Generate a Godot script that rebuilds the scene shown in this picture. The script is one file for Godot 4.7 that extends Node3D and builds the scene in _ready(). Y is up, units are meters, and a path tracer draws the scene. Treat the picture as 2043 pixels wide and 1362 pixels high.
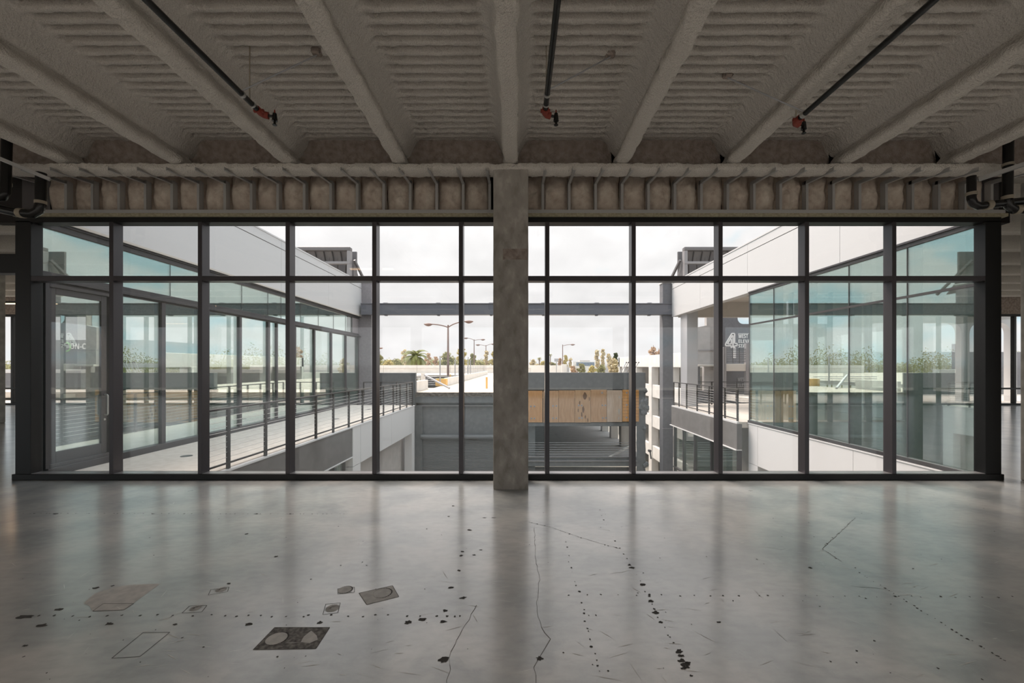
extends Node3D

# ---- frame of the photograph: principal point, focal length in pixels, eye height ----
const CX := 1032.0
const CY := 729.0
const F := 845.0
const EYE := 1.72

var M := {}
var taken := {}
var rng := RandomNumberGenerator.new()
var fine := FastNoiseLite.new()
var broad := FastNoiseLite.new()


# A collector of triangles; commit() makes one mesh of it.
class Shape:
	var v := PackedVector3Array()
	var n := PackedVector3Array()

	func tri(a: Vector3, b: Vector3, c: Vector3, out_dir: Vector3, na := Vector3.ZERO, nb := Vector3.ZERO, nc := Vector3.ZERO) -> void:
		var g := (b - a).cross(c - a)
		var flip := g.dot(out_dir) > 0.0
		var u := g.normalized() if flip else -g.normalized()
		if na == Vector3.ZERO:
			na = u
			nb = u
			nc = u
		v.append(a)
		n.append(na)
		if flip:
			v.append(c)
			n.append(nc)
			v.append(b)
			n.append(nb)
		else:
			v.append(b)
			n.append(nb)
			v.append(c)
			n.append(nc)

	func quad(a: Vector3, b: Vector3, c: Vector3, d: Vector3, out_dir: Vector3) -> void:
		tri(a, b, c, out_dir)
		tri(a, c, d, out_dir)

	# a box between two corners with its edges chamfered
	func box(lo: Vector3, hi: Vector3, ch := 0.0, t := Transform3D()) -> void:
		var a := Vector3(minf(lo.x, hi.x), minf(lo.y, hi.y), minf(lo.z, hi.z))
		var b := Vector3(maxf(lo.x, hi.x), maxf(lo.y, hi.y), maxf(lo.z, hi.z))
		var mid := (a + b) / 2
		var h := (b - a) / 2
		ch = minf(ch, minf(h.x, minf(h.y, h.z)) * 0.9)
		for ax in 3:
			var u := (ax + 1) % 3
			var w := (ax + 2) % 3
			for s in [-1.0, 1.0]:
				var q := []
				for k in [[-1, -1], [1, -1], [1, 1], [-1, 1]]:
					var p := Vector3.ZERO
					p[ax] = s * h[ax]
					p[u] = k[0] * (h[u] - ch)
					p[w] = k[1] * (h[w] - ch)
					q.append(t * (mid + p))
				var nn := Vector3.ZERO
				nn[ax] = s
				quad(q[0], q[1], q[2], q[3], t.basis * nn)
		if ch <= 0.0:
			return
		for ax in 3:
			var u := (ax + 1) % 3
			var w := (ax + 2) % 3
			for su in [-1.0, 1.0]:
				for sw in [-1.0, 1.0]:
					var q := []
					for k in [-1.0, 1.0]:
						var p1 := Vector3.ZERO
						var p2 := Vector3.ZERO
						p1[ax] = k * (h[ax] - ch)
						p2[ax] = p1[ax]
						p1[u] = su * h[u]
						p1[w] = sw * (h[w] - ch)
						p2[u] = su * (h[u] - ch)
						p2[w] = sw * h[w]
						q.append(t * (mid + p1))
						q.append(t * (mid + p2))
					var nn := Vector3.ZERO
					nn[u] = su
					nn[w] = sw
					quad(q[0], q[1], q[3], q[2], t.basis * nn)

	# a rectangular bar from a to b, w wide and h high
	func bar(a: Vector3, b: Vector3, w: float, h: float, ch := 0.0, up := Vector3.UP) -> void:
		var z := (b - a).normalized()
		if absf(z.dot(up)) > 0.99:
			up = Vector3.FORWARD
		var x := up.cross(z).normalized()
		var y := z.cross(x)
		box(Vector3(-w / 2, -h / 2, 0), Vector3(w / 2, h / 2, a.distance_to(b)), ch, Transform3D(Basis(x, y, z), a))

	# a smooth tube along a list of points
	func tube(pts: Array, r: float, sides := 10, cap := true, r_end := -1.0) -> void:
		if r_end < 0.0:
			r_end = r
		var rings := []
		var norms := []
		var x := Vector3.ZERO
		for i in pts.size():
			var dir: Vector3 = (pts[mini(i + 1, pts.size() - 1)] - pts[maxi(i - 1, 0)]).normalized()
			if x == Vector3.ZERO:
				x = dir.cross(Vector3.UP if absf(dir.y) < 0.9 else Vector3.RIGHT).normalized()
			else:
				x = (x - dir * x.dot(dir)).normalized()
			var y := dir.cross(x)
			var ring := []
			var nr := []
			var rr := lerpf(r, r_end, float(i) / maxi(1, pts.size() - 1))
			for k in sides:
				var a := TAU * k / sides
				var d := x * cos(a) + y * sin(a)
				ring.append(pts[i] + d * rr)
				nr.append(d)
			rings.append(ring)
			norms.append(nr)
		for i in pts.size() - 1:
			for k in sides:
				var l := (k + 1) % sides
				tri(rings[i][k], rings[i][l], rings[i + 1][l], norms[i][k], norms[i][k], norms[i][l], norms[i + 1][l])
				tri(rings[i][k], rings[i + 1][l], rings[i + 1][k], norms[i][k], norms[i][k], norms[i + 1][l], norms[i + 1][k])
		if cap:
			for e in [0, pts.size() - 1]:
				var dir: Vector3 = pts[1] - pts[0] if e else pts[0] - pts[1]
				if e:
					dir = pts[e] - pts[e - 1]
				for k in range(1, sides - 1):
					tri(rings[e][0], rings[e][k], rings[e][k + 1], dir)

	# a smooth sheet from rows of points
	func sheet(rows: Array, side: Vector3) -> void:
		var hgt := rows.size()
		var wid: int = rows[0].size()
		var nn := []
		for j in hgt:
			var line := PackedVector3Array()
			for i in wid:
				var du: Vector3 = rows[j][mini(i + 1, wid - 1)] - rows[j][maxi(i - 1, 0)]
				var dv: Vector3 = rows[mini(j + 1, hgt - 1)][i] - rows[maxi(j - 1, 0)][i]
				var c := du.cross(dv).normalized()
				line.append(c)
			nn.append(line)
		var flip := 1.0
		if (nn[hgt / 2][wid / 2] as Vector3).dot(side) < 0.0:
			flip = -1.0
		for j in hgt - 1:
			for i in wid - 1:
				var a: Vector3 = rows[j][i]
				var b: Vector3 = rows[j][i + 1]
				var c: Vector3 = rows[j + 1][i + 1]
				var d: Vector3 = rows[j + 1][i]
				var na: Vector3 = nn[j][i] * flip
				var nb: Vector3 = nn[j][i + 1] * flip
				var nc: Vector3 = nn[j + 1][i + 1] * flip
				var nd: Vector3 = nn[j + 1][i] * flip
				tri(a, b, c, na + nc, na, nb, nc)
				tri(a, c, d, na + nc, na, nc, nd)

	# a flat outline in a plane, pushed out by depth
	func prism(pts: PackedVector2Array, t: Transform3D, depth: float) -> void:
		var idx := Geometry2D.triangulate_polygon(pts)
		var back := t.basis.z * depth
		for i in range(0, idx.size(), 3):
			var a := t * Vector3(pts[idx[i]].x, pts[idx[i]].y, 0)
			var b := t * Vector3(pts[idx[i + 1]].x, pts[idx[i + 1]].y, 0)
			var c := t * Vector3(pts[idx[i + 2]].x, pts[idx[i + 2]].y, 0)
			tri(a + back, b + back, c + back, t.basis.z)
			tri(a, b, c, -t.basis.z)
		var turn := 1.0 if Geometry2D.is_polygon_clockwise(pts) else -1.0
		for i in pts.size():
			var p := pts[i]
			var q := pts[(i + 1) % pts.size()]
			var side := Vector3(-(q - p).y, (q - p).x, 0) * turn
			var a := t * Vector3(p.x, p.y, 0)
			var b := t * Vector3(q.x, q.y, 0)
			quad(a, b, b + back, a + back, t.basis * side)

	func commit(origin: Vector3) -> ArrayMesh:
		var arrays := []
		arrays.resize(Mesh.ARRAY_MAX)
		var moved := PackedVector3Array()
		moved.resize(v.size())
		for i in v.size():
			moved[i] = v[i] - origin
		arrays[Mesh.ARRAY_VERTEX] = moved
		arrays[Mesh.ARRAY_NORMAL] = n
		var m := ArrayMesh.new()
		m.add_surface_from_arrays(Mesh.PRIMITIVE_TRIANGLES, arrays)
		return m


# ---- places ----
func at(px: float, py: float, d: float) -> Vector3:          # what stands at a pixel of the photograph, d metres ahead
	return Vector3((px - CX) * d / F, EYE + (CY - py) * d / F, -d)

func on_level(px: float, py: float, level := 0.0) -> Vector3:  # a point on a horizontal plane
	var d := (EYE - level) * F / (py - CY)
	return Vector3((px - CX) * d / F, level, -d)

func height(py: float, d: float) -> float:
	return EYE + (CY - py) * d / F

func across(px: float, d: float) -> float:
	return (px - CX) * d / F


# ---- objects ----
func numbered(called: String) -> String:
	taken[called] = taken.get(called, -1) + 1
	return called if taken[called] == 0 else "%s_%03d" % [called, taken[called]]

func thing(called: String, label: String, category: String, where: Vector3, group := "") -> Node3D:
	var o := Node3D.new()
	o.name = numbered(called)
	add_child(o)
	o.position = where
	o.set_meta("label", label)
	o.set_meta("category", category)
	if group:
		o.set_meta("group", group)
	return o

func setting(called: String, label := "", where := Vector3.ZERO) -> Node3D:
	var o := Node3D.new()
	o.name = numbered(called)
	add_child(o)
	o.position = where
	o.set_meta("kind", "structure")
	if label:
		o.set_meta("label", label)
	return o

func origin_of(o: Node3D) -> Vector3:
	var p := Vector3.ZERO
	var q: Node = o
	while q is Node3D and q != self:
		p += (q as Node3D).position
		q = q.get_parent()
	return p

func part(root: Node3D, called: String, s: Shape, mat: Material, kind := "", label := "") -> MeshInstance3D:
	var o := MeshInstance3D.new()
	o.name = called
	var lo := Vector3.INF
	var hi := -Vector3.INF
	for p in s.v:
		lo = lo.min(p)
		hi = hi.max(p)
	var base := Vector3((lo.x + hi.x) / 2, lo.y, (lo.z + hi.z) / 2)
	o.mesh = s.commit(base)
	o.material_override = mat
	o.cast_shadow = GeometryInstance3D.SHADOW_CASTING_SETTING_ON
	root.add_child(o, true)
	o.position = base - origin_of(root)
	if kind:
		o.set_meta("kind", kind)
	if label:
		o.set_meta("label", label)
	return o

func solo(called: String, label: String, category: String, s: Shape, mat: Material, group := "") -> MeshInstance3D:
	var o := part(self, numbered(called), s, mat)
	o.set_meta("label", label)
	o.set_meta("category", category)
	if group:
		o.set_meta("group", group)
	return o

func structure(called: String, s: Shape, mat: Material, label := "") -> MeshInstance3D:
	var o := part(self, numbered(called), s, mat)
	o.set_meta("kind", "structure")
	if label:
		o.set_meta("label", label)
	return o

func boxed(lo: Vector3, hi: Vector3, ch := 0.0) -> Shape:
	var s := Shape.new()
	s.box(lo, hi, ch)
	return s


# ---- materials ----
func noise_map(frequency: float, stops: Array, size := 512, seed_ := 1, octaves := 5, kind := FastNoiseLite.TYPE_SIMPLEX_SMOOTH, warp := 0.0) -> NoiseTexture2D:
	var t := NoiseTexture2D.new()
	t.width = size
	t.height = size
	t.seamless = true
	t.seamless_blend_skirt = 0.2
	var f := FastNoiseLite.new()
	f.noise_type = kind
	f.seed = seed_
	f.frequency = frequency
	f.fractal_octaves = octaves
	if warp > 0.0:
		f.domain_warp_enabled = true
		f.domain_warp_amplitude = warp
		f.domain_warp_frequency = frequency
	t.noise = f
	if stops.size():
		var g := Gradient.new()
		g.offsets = PackedFloat32Array(stops.map(func(s): return s[0]))
		g.colors = PackedColorArray(stops.map(func(s): return s[1]))
		t.color_ramp = g
	return t

func c255(r: float, g: float, b: float) -> Color:
	return Color(r / 255.0, g / 255.0, b / 255.0)

func plain(r: float, g: float, b: float, rough := 0.8, metal := 0.0, spec := 0.5) -> StandardMaterial3D:
	var m := StandardMaterial3D.new()
	m.albedo_color = c255(r, g, b)
	m.roughness = rough
	m.metallic = metal
	m.metallic_specular = spec
	return m

func textured(map: Texture2D, scale: float, rough := 0.8, bump: Texture2D = null, relief := 0.0) -> StandardMaterial3D:
	var m := StandardMaterial3D.new()
	m.albedo_texture = map
	m.uv1_triplanar = true
	m.uv1_world_triplanar = true
	m.uv1_scale = Vector3.ONE * scale
	m.roughness = rough
	if bump:
		m.heightmap_enabled = true
		m.heightmap_texture = bump
		m.heightmap_scale = relief
	return m

func make_materials() -> void:
	var grain := noise_map(0.16, [], 512, 11, 3, FastNoiseLite.TYPE_VALUE_CUBIC)
	var lumps := noise_map(0.035, [], 512, 12, 5, FastNoiseLite.TYPE_CELLULAR)
	# sprayed fireproofing, warm grey
	M.spray = textured(noise_map(0.11, [[0.0, c255(118, 112, 105)], [0.3, c255(178, 171, 164)], [0.55, c255(202, 197, 190)], [1.0, c255(220, 216, 210)]], 1024, 3, 4), 0.9, 0.95, grain, 1.5)
	M.spray.metallic_specular = 0.2
	M.spray_beam = textured(noise_map(0.11, [[0.0, c255(120, 113, 105)], [0.3, c255(180, 173, 165)], [0.55, c255(202, 196, 188)], [1.0, c255(222, 217, 210)]], 1024, 4, 4), 0.9, 0.95, grain, 1.7)
	M.spray_beam.metallic_specular = 0.2
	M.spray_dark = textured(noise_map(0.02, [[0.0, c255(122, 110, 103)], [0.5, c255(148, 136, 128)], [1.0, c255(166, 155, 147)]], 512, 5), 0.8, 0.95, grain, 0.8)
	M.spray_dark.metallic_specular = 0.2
	# the ground concrete floor
	M.floor = textured(noise_map(0.008, [[0.0, c255(134, 137, 138)], [0.42, c255(162, 163, 162)], [0.58, c255(172, 171, 169)], [1.0, c255(194, 190, 186)]], 1024, 21, 6, FastNoiseLite.TYPE_SIMPLEX_SMOOTH, 60.0), 0.13, 0.34)
	M.floor.detail_enabled = true
	M.floor.detail_albedo = noise_map(0.05, [[0.0, Color(0.91, 0.91, 0.91)], [0.5, Color(0.965, 0.965, 0.965)], [1.0, Color(1, 1, 1)]], 512, 22, 6)
	M.floor.detail_blend_mode = BaseMaterial3D.BLEND_MODE_MUL
	M.floor.detail_uv_layer = BaseMaterial3D.DETAIL_UV_2
	M.floor.uv2_triplanar = true
	M.floor.uv2_world_triplanar = true
	M.floor.uv2_scale = Vector3(0.22, 0.22, 0.5)
	M.floor.roughness_texture = noise_map(0.02, [[0.0, Color(0.85, 0.85, 0.85)], [1.0, Color(1, 1, 1)]], 512, 23, 5)
	M.floor.roughness = 0.32
	M.floor.clearcoat_enabled = true
	M.floor.clearcoat = 1.0
	M.floor.clearcoat_roughness = 0.17
	M.patch_light = textured(noise_map(0.03, [[0.0, c255(152, 150, 147)], [0.5, c255(165, 162, 158)], [1.0, c255(178, 174, 170)]], 256, 26), 1.5, 0.6)
	M.patch_grey = textured(noise_map(0.03, [[0.0, c255(142, 140, 137)], [1.0, c255(170, 167, 163)]], 256, 24), 1.5, 0.7)
	M.patch_dark = textured(noise_map(0.05, [[0.0, c255(52, 50, 48)], [0.55, c255(98, 95, 92)], [1.0, c255(132, 128, 124)]], 256, 25), 2.0, 0.8)
	M.scuff_light = plain(184, 182, 179, 0.4)
	M.pit = plain(50, 47, 44, 0.9)
	M.crack = plain(84, 80, 76, 0.9)
	# old cast concrete
	M.old_concrete = textured(noise_map(0.008, [[0.0, c255(126, 122, 114)], [0.4, c255(152, 146, 139)], [0.65, c255(160, 154, 147)], [1.0, c255(184, 178, 171)]], 1024, 31, 8, FastNoiseLite.TYPE_SIMPLEX_SMOOTH, 60.0), 0.5, 0.85, grain, 0.3)
	M.old_concrete.uv1_scale = Vector3(0.6, 0.35, 0.6)
	M.concrete_wall = textured(noise_map(0.02, [[0.0, c255(150, 146, 138)], [1.0, c255(186, 181, 174)]], 512, 32, 6), 0.4, 0.9)
	# framing
	M.black = plain(9, 8, 8, 0.45, 0.2)
	M.bronze = plain(70, 67, 69, 0.42, 0.3)
	M.bronze_dark = plain(74, 70, 73, 0.32, 0.3)
	M.sill_metal = plain(150, 147, 148, 0.3, 0.5)
	M.stud = plain(176, 174, 172, 0.45, 0.3)
	M.wood_edge = textured(noise_map(0.05, [[0.0, c255(140, 133, 112)], [1.0, c255(182, 174, 150)]], 256, 41), 1.5, 0.85)
	M.insulation = textured(noise_map(0.014, [[0.0, c255(164, 144, 130)], [0.5, c255(198, 184, 170)], [1.0, c255(216, 206, 192)]], 512, 42, 6, FastNoiseLite.TYPE_SIMPLEX_SMOOTH, 25.0), 0.9, 0.95, lumps, 0.8)
	M.dark_void = plain(40, 36, 34, 0.95)
	M.pipe_black = plain(40, 39, 38, 0.26, 0.5)
	M.steel = plain(190, 188, 184, 0.35, 0.8)
	M.tape = plain(150, 140, 124, 0.7)
	M.red = plain(124, 46, 32, 0.6)
	M.brass = plain(120, 96, 60, 0.4, 0.7)
	# outside
	M.white_panel = plain(213, 211, 212, 0.5)
	M.pale_paint = plain(186, 184, 187, 0.6)
	M.joint = plain(88, 84, 84, 0.9)
	M.soffit = plain(206, 198, 190, 0.7)
	M.stucco = textured(noise_map(0.04, [[0.0, c255(138, 132, 136)], [1.0, c255(152, 147, 150)]], 256, 51), 0.8, 0.9)
	M.stucco_dark = textured(noise_map(0.03, [[0.0, c255(104, 103, 108)], [1.0, c255(118, 117, 122)]], 256, 52), 0.6, 0.85)
	M.grey_paint = textured(noise_map(0.02, [[0.0, c255(100, 102, 105)], [0.6, c255(108, 110, 112)], [1.0, c255(118, 119, 120)]], 512, 53, 6), 0.35, 0.8)
	M.grey_fascia = textured(noise_map(0.02, [[0.0, c255(98, 95, 94)], [1.0, c255(114, 110, 109)]], 256, 54), 0.4, 0.7)
	M.rough_edge = textured(noise_map(0.05, [[0.0, c255(92, 86, 82)], [1.0, c255(150, 144, 138)]], 256, 55), 1.2, 0.95)
	M.beam_paint = plain(108, 108, 116, 0.5, 0.1)
	M.deck_light = textured(noise_map(0.03, [[0.0, c255(200, 190, 181)], [1.0, c255(220, 212, 204)]], 512, 56, 5), 0.3, 0.85)
	M.parking_deck = textured(noise_map(0.03, [[0.0, c255(200, 186, 172)], [1.0, c255(220, 208, 196)]], 512, 57, 5), 0.1, 0.9)
	M.white_concrete = textured(noise_map(0.02, [[0.0, c255(222, 216, 210)], [1.0, c255(236, 231, 226)]], 256, 58), 0.2, 0.85)
	M.rail = plain(58, 54, 54, 0.5, 0.2)
	M.cable = plain(206, 203, 202, 0.4, 0.2)
	M.shutter = plain(112, 113, 115, 0.6, 0.1)
	M.screen_metal = plain(112, 108, 110, 0.5, 0.2)
	M.screen_light = plain(146, 142, 144, 0.5, 0.2)
	M.tower = textured(noise_map(0.02, [[0.0, c255(168, 163, 161)], [1.0, c255(184, 178, 176)]], 256, 59), 0.4, 0.9)
	M.tower_dark = plain(92, 88, 92, 0.85)
	M.sign_white = plain(238, 236, 236, 0.6)
	M.sign_dim = plain(150, 147, 148, 0.7)
	M.sign_green = plain(120, 190, 90, 0.6)
	M.yellow = plain(232, 184, 110, 0.7)
	M.lamp_post = plain(132, 106, 98, 0.6)
	M.galvanised = plain(168, 168, 172, 0.45, 0.4)
	M.ground = plain(150, 146, 138, 0.95)
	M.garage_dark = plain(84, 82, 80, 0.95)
	for k in 6:
		var tone: Array = [[196, 148, 102], [190, 152, 118], [184, 146, 112], [186, 150, 116], [190, 168, 150], [200, 146, 84]][k]
		var lo := c255(tone[0] - 10, tone[1] - 12, tone[2] - 12)
		var hi := c255(tone[0] + 10, tone[1] + 10, tone[2] + 10)
		var m := textured(noise_map(0.016, [[0.0, lo], [0.6, c255(tone[0], tone[1], tone[2])], [1.0, hi]], 256, 61 + k, 6, FastNoiseLite.TYPE_SIMPLEX_SMOOTH, 20.0), 1.0, 0.85)
		m.uv1_scale = Vector3(2.2, 0.4, 2.2)
		M["ply_%d" % k] = m
	M.ply_knot = plain(112, 84, 66, 0.9)
	M.leaf_green = plain(134, 138, 84, 0.9)
	M.leaf_yellow = plain(206, 188, 124, 0.9)
	M.leaf_olive = plain(162, 156, 106, 0.9)
	M.leaf_pale = plain(216, 198, 162, 0.9)
	M.leaf_rust = plain(204, 168, 138, 0.9)
	M.leaf_dark = plain(84, 92, 66, 0.9)
	for k in ["leaf_green", "leaf_yellow", "leaf_olive", "leaf_pale", "leaf_rust", "leaf_dark"]:
		M[k].backlight_enabled = true
		M[k].backlight = Color(0.3, 0.3, 0.2)
	M.bark = plain(132, 108, 90, 0.95)
	M.far_glass = plain(112, 128, 148, 0.3, 0.2)
	# clear window glass
	M.glass = StandardMaterial3D.new()
	M.glass.transparency = BaseMaterial3D.TRANSPARENCY_ALPHA
	M.glass.albedo_color = Color(0.8, 0.92, 0.88, 0.015)
	M.glass.roughness = 0.0
	# coated glass: a thin metal film reflects part of the light and lets the rest through
	M.coated = StandardMaterial3D.new()
	var film := Image.create(4, 4, false, Image.FORMAT_RGB8)
	film.fill(Color.WHITE)
	M.coated.albedo_texture = ImageTexture.create_from_image(film)
	M.coated.transparency = BaseMaterial3D.TRANSPARENCY_ALPHA
	M.coated.albedo_color = Color(0.90, 0.98, 0.95, 0.29)
	M.coated.metallic = 1.0
	M.coated.roughness = 0.0
	# the body tint of the same panes
	M.tint = StandardMaterial3D.new()
	M.tint.transparency = BaseMaterial3D.TRANSPARENCY_ALPHA
	M.tint.albedo_color = Color(0.45, 0.60, 0.53, 0.10)
	M.tint.roughness = 0.0
	M.led = StandardMaterial3D.new()
	M.led.albedo_color = Color(1, 0.95, 0.88)
	M.led.emission_enabled = true
	M.led.emission = Color(1.0, 0.86, 0.7)
	M.led.emission_energy_multiplier = 2.2


func sky_image() -> Image:
	var w := 768
	var h := 384
	var im := Image.create(w, h, false, Image.FORMAT_RGBF)
	var puff := FastNoiseLite.new()
	puff.seed = 7
	puff.frequency = 2.4
	puff.fractal_octaves = 5
	puff.domain_warp_enabled = true
	puff.domain_warp_amplitude = 0.3
	puff.domain_warp_frequency = 2.0
	for j in h:
		var el := PI / 2 - PI * (j + 0.5) / h
		for i in w:
			var az := wrapf(TAU * (i + 0.5) / w, -PI, PI)      # 0 straight ahead
			var up := maxf(el, 0.0)
			# clouds lie on a layer: stretch them flat towards the horizon
			var k := 1.0 / (sin(up) + 0.22)
			var q := Vector3(sin(az) * cos(up) * k * 0.6, 0.0, -cos(az) * cos(up) * k * 0.6)
			var c := puff.get_noise_3dv(q)
			var cover := smoothstep(-0.20, 0.14, c + 0.5 * exp(-pow(absf(az) / 0.56, 6.0)) + 0.12 * (1.0 - smoothstep(0.05, 0.2, up)) + 0.04)
			var gain := 1.0 + 1.9 * sin(up) * sin(up)
			var shade := 0.94 + 0.13 * puff.get_noise_3dv(q * 2.3 + Vector3(9, 2, 4))
			var cloud := Color(0.84, 0.828, 0.825) * shade * gain
			var blue := Color(0.58, 0.765, 0.84) * (0.92 + 1.1 * sin(up) * sin(up))
			var col := blue.lerp(cloud, cover)
			if el < 0.0:
				col = Color(0.42, 0.40, 0.38)
			im.set_pixel(i, j, col)
	return im


func _ready() -> void:
	# ---- camera ----
	var cam := Camera3D.new()
	cam.name = "camera"
	cam.projection = Camera3D.PROJECTION_FRUSTUM
	cam.near = 0.1
	cam.far = 2000.0
	cam.size = 1362.0 / F * 0.1
	cam.frustum_offset = Vector2((1021.5 - CX) / F * 0.1, (CY - 681.0) / F * 0.1)
	cam.position = Vector3(0, EYE, 0)
	add_child(cam)
	cam.current = true
	# ---- sky and exposure ----
	var env := Environment.new()
	env.background_mode = Environment.BG_SKY
	var sky := Sky.new()
	var pano := PanoramaSkyMaterial.new()
	pano.panorama = ImageTexture.create_from_image(sky_image())
	sky.sky_material = pano
	env.sky = sky
	env.background_energy_multiplier = 1.0
	env.tonemap_mode = Environment.TONE_MAPPER_LINEAR
	env.tonemap_exposure = 1.2
	env.sdfgi_enabled = true
	env.ssao_enabled = true
	env.ssil_enabled = true
	var we := WorldEnvironment.new()
	we.name = "world_environment"
	we.environment = env
	add_child(we)

	# ---- the sun, spread wide by the cloud: it stands high on the left, beyond the court ----
	var sun := DirectionalLight3D.new()
	sun.name = "veiled_sun"
	sun.light_color = Color(1.0, 0.95, 0.9)
	sun.light_energy = 1.4
	sun.light_angular_distance = 34.0
	sun.shadow_enabled = true
	sun.sky_mode = DirectionalLight3D.SKY_MODE_LIGHT_ONLY
	add_child(sun)
	sun.look_at_from_position(Vector3(-5, 9.8, -4.9), Vector3.ZERO, Vector3.UP)

	rng.seed = 5
	fine.seed = 2
	fine.frequency = 1.0
	fine.fractal_octaves = 3
	broad.seed = 3
	broad.frequency = 1.0
	broad.fractal_octaves = 2
	make_materials()

	build_shell()
	build_ceiling()
	build_front_window()
	build_header()
	build_column()
	build_left_wing()
	build_right_wing()
	build_court()
	build_parking()
	build_garage()
	build_stair_tower()
	build_far_field()
	build_services()
	build_lamps()
	build_floor_marks()


# =====================================================================================
# the room shell: floor, rear and side walls, end walls of the wings
# =====================================================================================
const XL := -7.42      # glass of the left wing
const XR := 7.14       # glass of the right wing
const D0 := 6.375      # room face of the front window
const HEAD := 3.95
const DECK := 4.95

func build_shell() -> void:
	var fl := setting("floor", "bare ground concrete floor")
	var s := Shape.new()
	s.box(Vector3(-24, -0.3, 12), Vector3(24, 0, -D0 - 0.2))
	s.box(Vector3(-24, -0.3, -D0 - 0.2), Vector3(XL - 0.05, 0, -19.7))
	s.box(Vector3(XR + 0.06, -0.3, -D0 - 0.2), Vector3(12, 0, -12.98))
	s.box(Vector3(12, -0.3, -D0 - 0.2), Vector3(24, 0, -18.4))
	part(fl, "slab", s, M.floor)
	# rear wall with wide window openings, and side walls
	var back := setting("wall_back")
	s = Shape.new()
	s.box(Vector3(-24, 0, 12), Vector3(24, 0.25, 12.3))
	s.box(Vector3(-24, 4.0, 12), Vector3(24, 5.2, 12.3))
	for k in 9:
		var x := -24.0 + 6.0 * k
		s.box(Vector3(x - 0.3, 0.25, 12), Vector3(x + 0.3, 4.0, 12.3))
	part(back, "wall_body", s, M.concrete_wall)
	for side in [-1.0, 1.0]:
		var w := setting("wall_left_side" if side < 0 else "wall_right_side")
		s = Shape.new()
		s.box(Vector3(side * 24, 0, 12), Vector3(side * 24.3, 0.25, -18.4))
		s.box(Vector3(side * 24, 4.0, 12), Vector3(side * 24.3, 5.2, -18.4))
		for k in 6:
			var z := 12.0 - 6.0 * k
			s.box(Vector3(side * 24, 0.25, z - 0.3), Vector3(side * 24.3, 4.0, z + 0.3))
		part(w, "wall_body", s, M.concrete_wall)
	# end walls of both wings: glazing in black frames
	end_glazing(-23.9, XL, -18.5, [-22.0, -19.84, -17.2, -16.2, -14.3, -12.6, -11.0, -9.4])
	end_glazing(12.1, 23.9, -18.4, [13.6, 15.2, 16.9, 18.3, 20.0, 21.55, 22.6])
	# concrete columns inside the wings
	var c := thing("column", "grey concrete column far inside the left wing at the photo's left edge", "column", Vector3(-15.75, 0, -12.5), "")
	part(c, "shaft", boxed(Vector3(-16.05, 0, -12.2), Vector3(-15.45, 4.95, -12.8), 0.02), M.concrete_wall)
	c = thing("column", "grey concrete column inside the left wing behind the tall glass door", "column", Vector3(-17.75, 0, -18.0), "")
	part(c, "shaft", boxed(Vector3(-18.05, 0, -17.7), Vector3(-17.45, 4.95, -18.3), 0.02), M.old_concrete)
	c = thing("column", "pale concrete column cut off by the photo's right edge beside the window post", "column", Vector3(7.8, 0, -6.12), "")
	part(c, "shaft", boxed(Vector3(7.56, 0, -5.88), Vector3(8.05, 4.45, -6.37), 0.012), M.concrete_wall)


func end_glazing(x0: float, x1: float, z: float, mull: Array) -> void:
	var w := setting("window_%d" % (2 if x0 < 0 else 3))
	var s := Shape.new()
	s.box(Vector3(x0, HEAD, z - 0.12), Vector3(x1, 5.2, z + 0.12))
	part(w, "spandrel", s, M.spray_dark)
	s = Shape.new()
	s.box(Vector3(x0, 0, z - 0.06), Vector3(x1, 0.08, z + 0.06))
	s.box(Vector3(x0, HEAD - 0.1, z - 0.06), Vector3(x1, HEAD, z + 0.06))
	part(w, "frame", s, M.black)
	part(w, "guard_rail", boxed(Vector3(x0, 0.69, z - 0.04), Vector3(x1, 0.76, z + 0.08)), M.black)
	for x in mull:
		part(w, "mullion", boxed(Vector3(x - 0.05, 0.08, z - 0.07), Vector3(x + 0.05, HEAD - 0.1, z + 0.07), 0.004), M.black)
	var edges: Array = [x0] + mull + [x1]
	for i in edges.size() - 1:
		part(w, "pane", boxed(Vector3(edges[i] + 0.03, 0.06, z - 0.005), Vector3(edges[i + 1] - 0.03, HEAD - 0.08, z + 0.005)), M.glass)


# =====================================================================================
# the ceiling: fluted deck and beams under sprayed fireproofing
# =====================================================================================
const LAMP := 6.9      # strength of one lamp
const BAY := 1.555
const BEAM0 := -0.09

func deck_y(x: float, d: float) -> float:
	var u := absf(fposmod(x - BEAM0 + BAY / 2, BAY) - BAY / 2)
	var wob := 0.05 * broad.get_noise_2d(x * 2.1, d * 7.0)
	var fade := smoothstep(0.20 + wob, 0.33 + wob, u) * (1.0 - smoothstep(5.88, 6.05, d))
	var ph := fposmod(d / 0.1345 + 0.05 * broad.get_noise_2d(x * 1.2, d * 1.5) + 0.07 * fine.get_noise_2d(x * 7.0, d * 9.0 + 30.0) + 0.16, 1.0)
	var groove := smoothstep(0.0, 0.12, ph) * (1.0 - smoothstep(0.36, 0.46, ph)) - 0.12 * sin(PI * clampf((ph - 0.46) / 0.54, 0.0, 1.0))
	var flare := 1.0 - smoothstep(0.06, 0.30, u)
	var lump := 0.010 * fine.get_noise_2d(x * 9.0, d * 16.0) + 0.006 * fine.get_noise_2d(x * 40.0 + 50.0, d * 40.0)
	return DECK + 0.10 * groove * fade - 0.24 * flare * flare + lump

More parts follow.
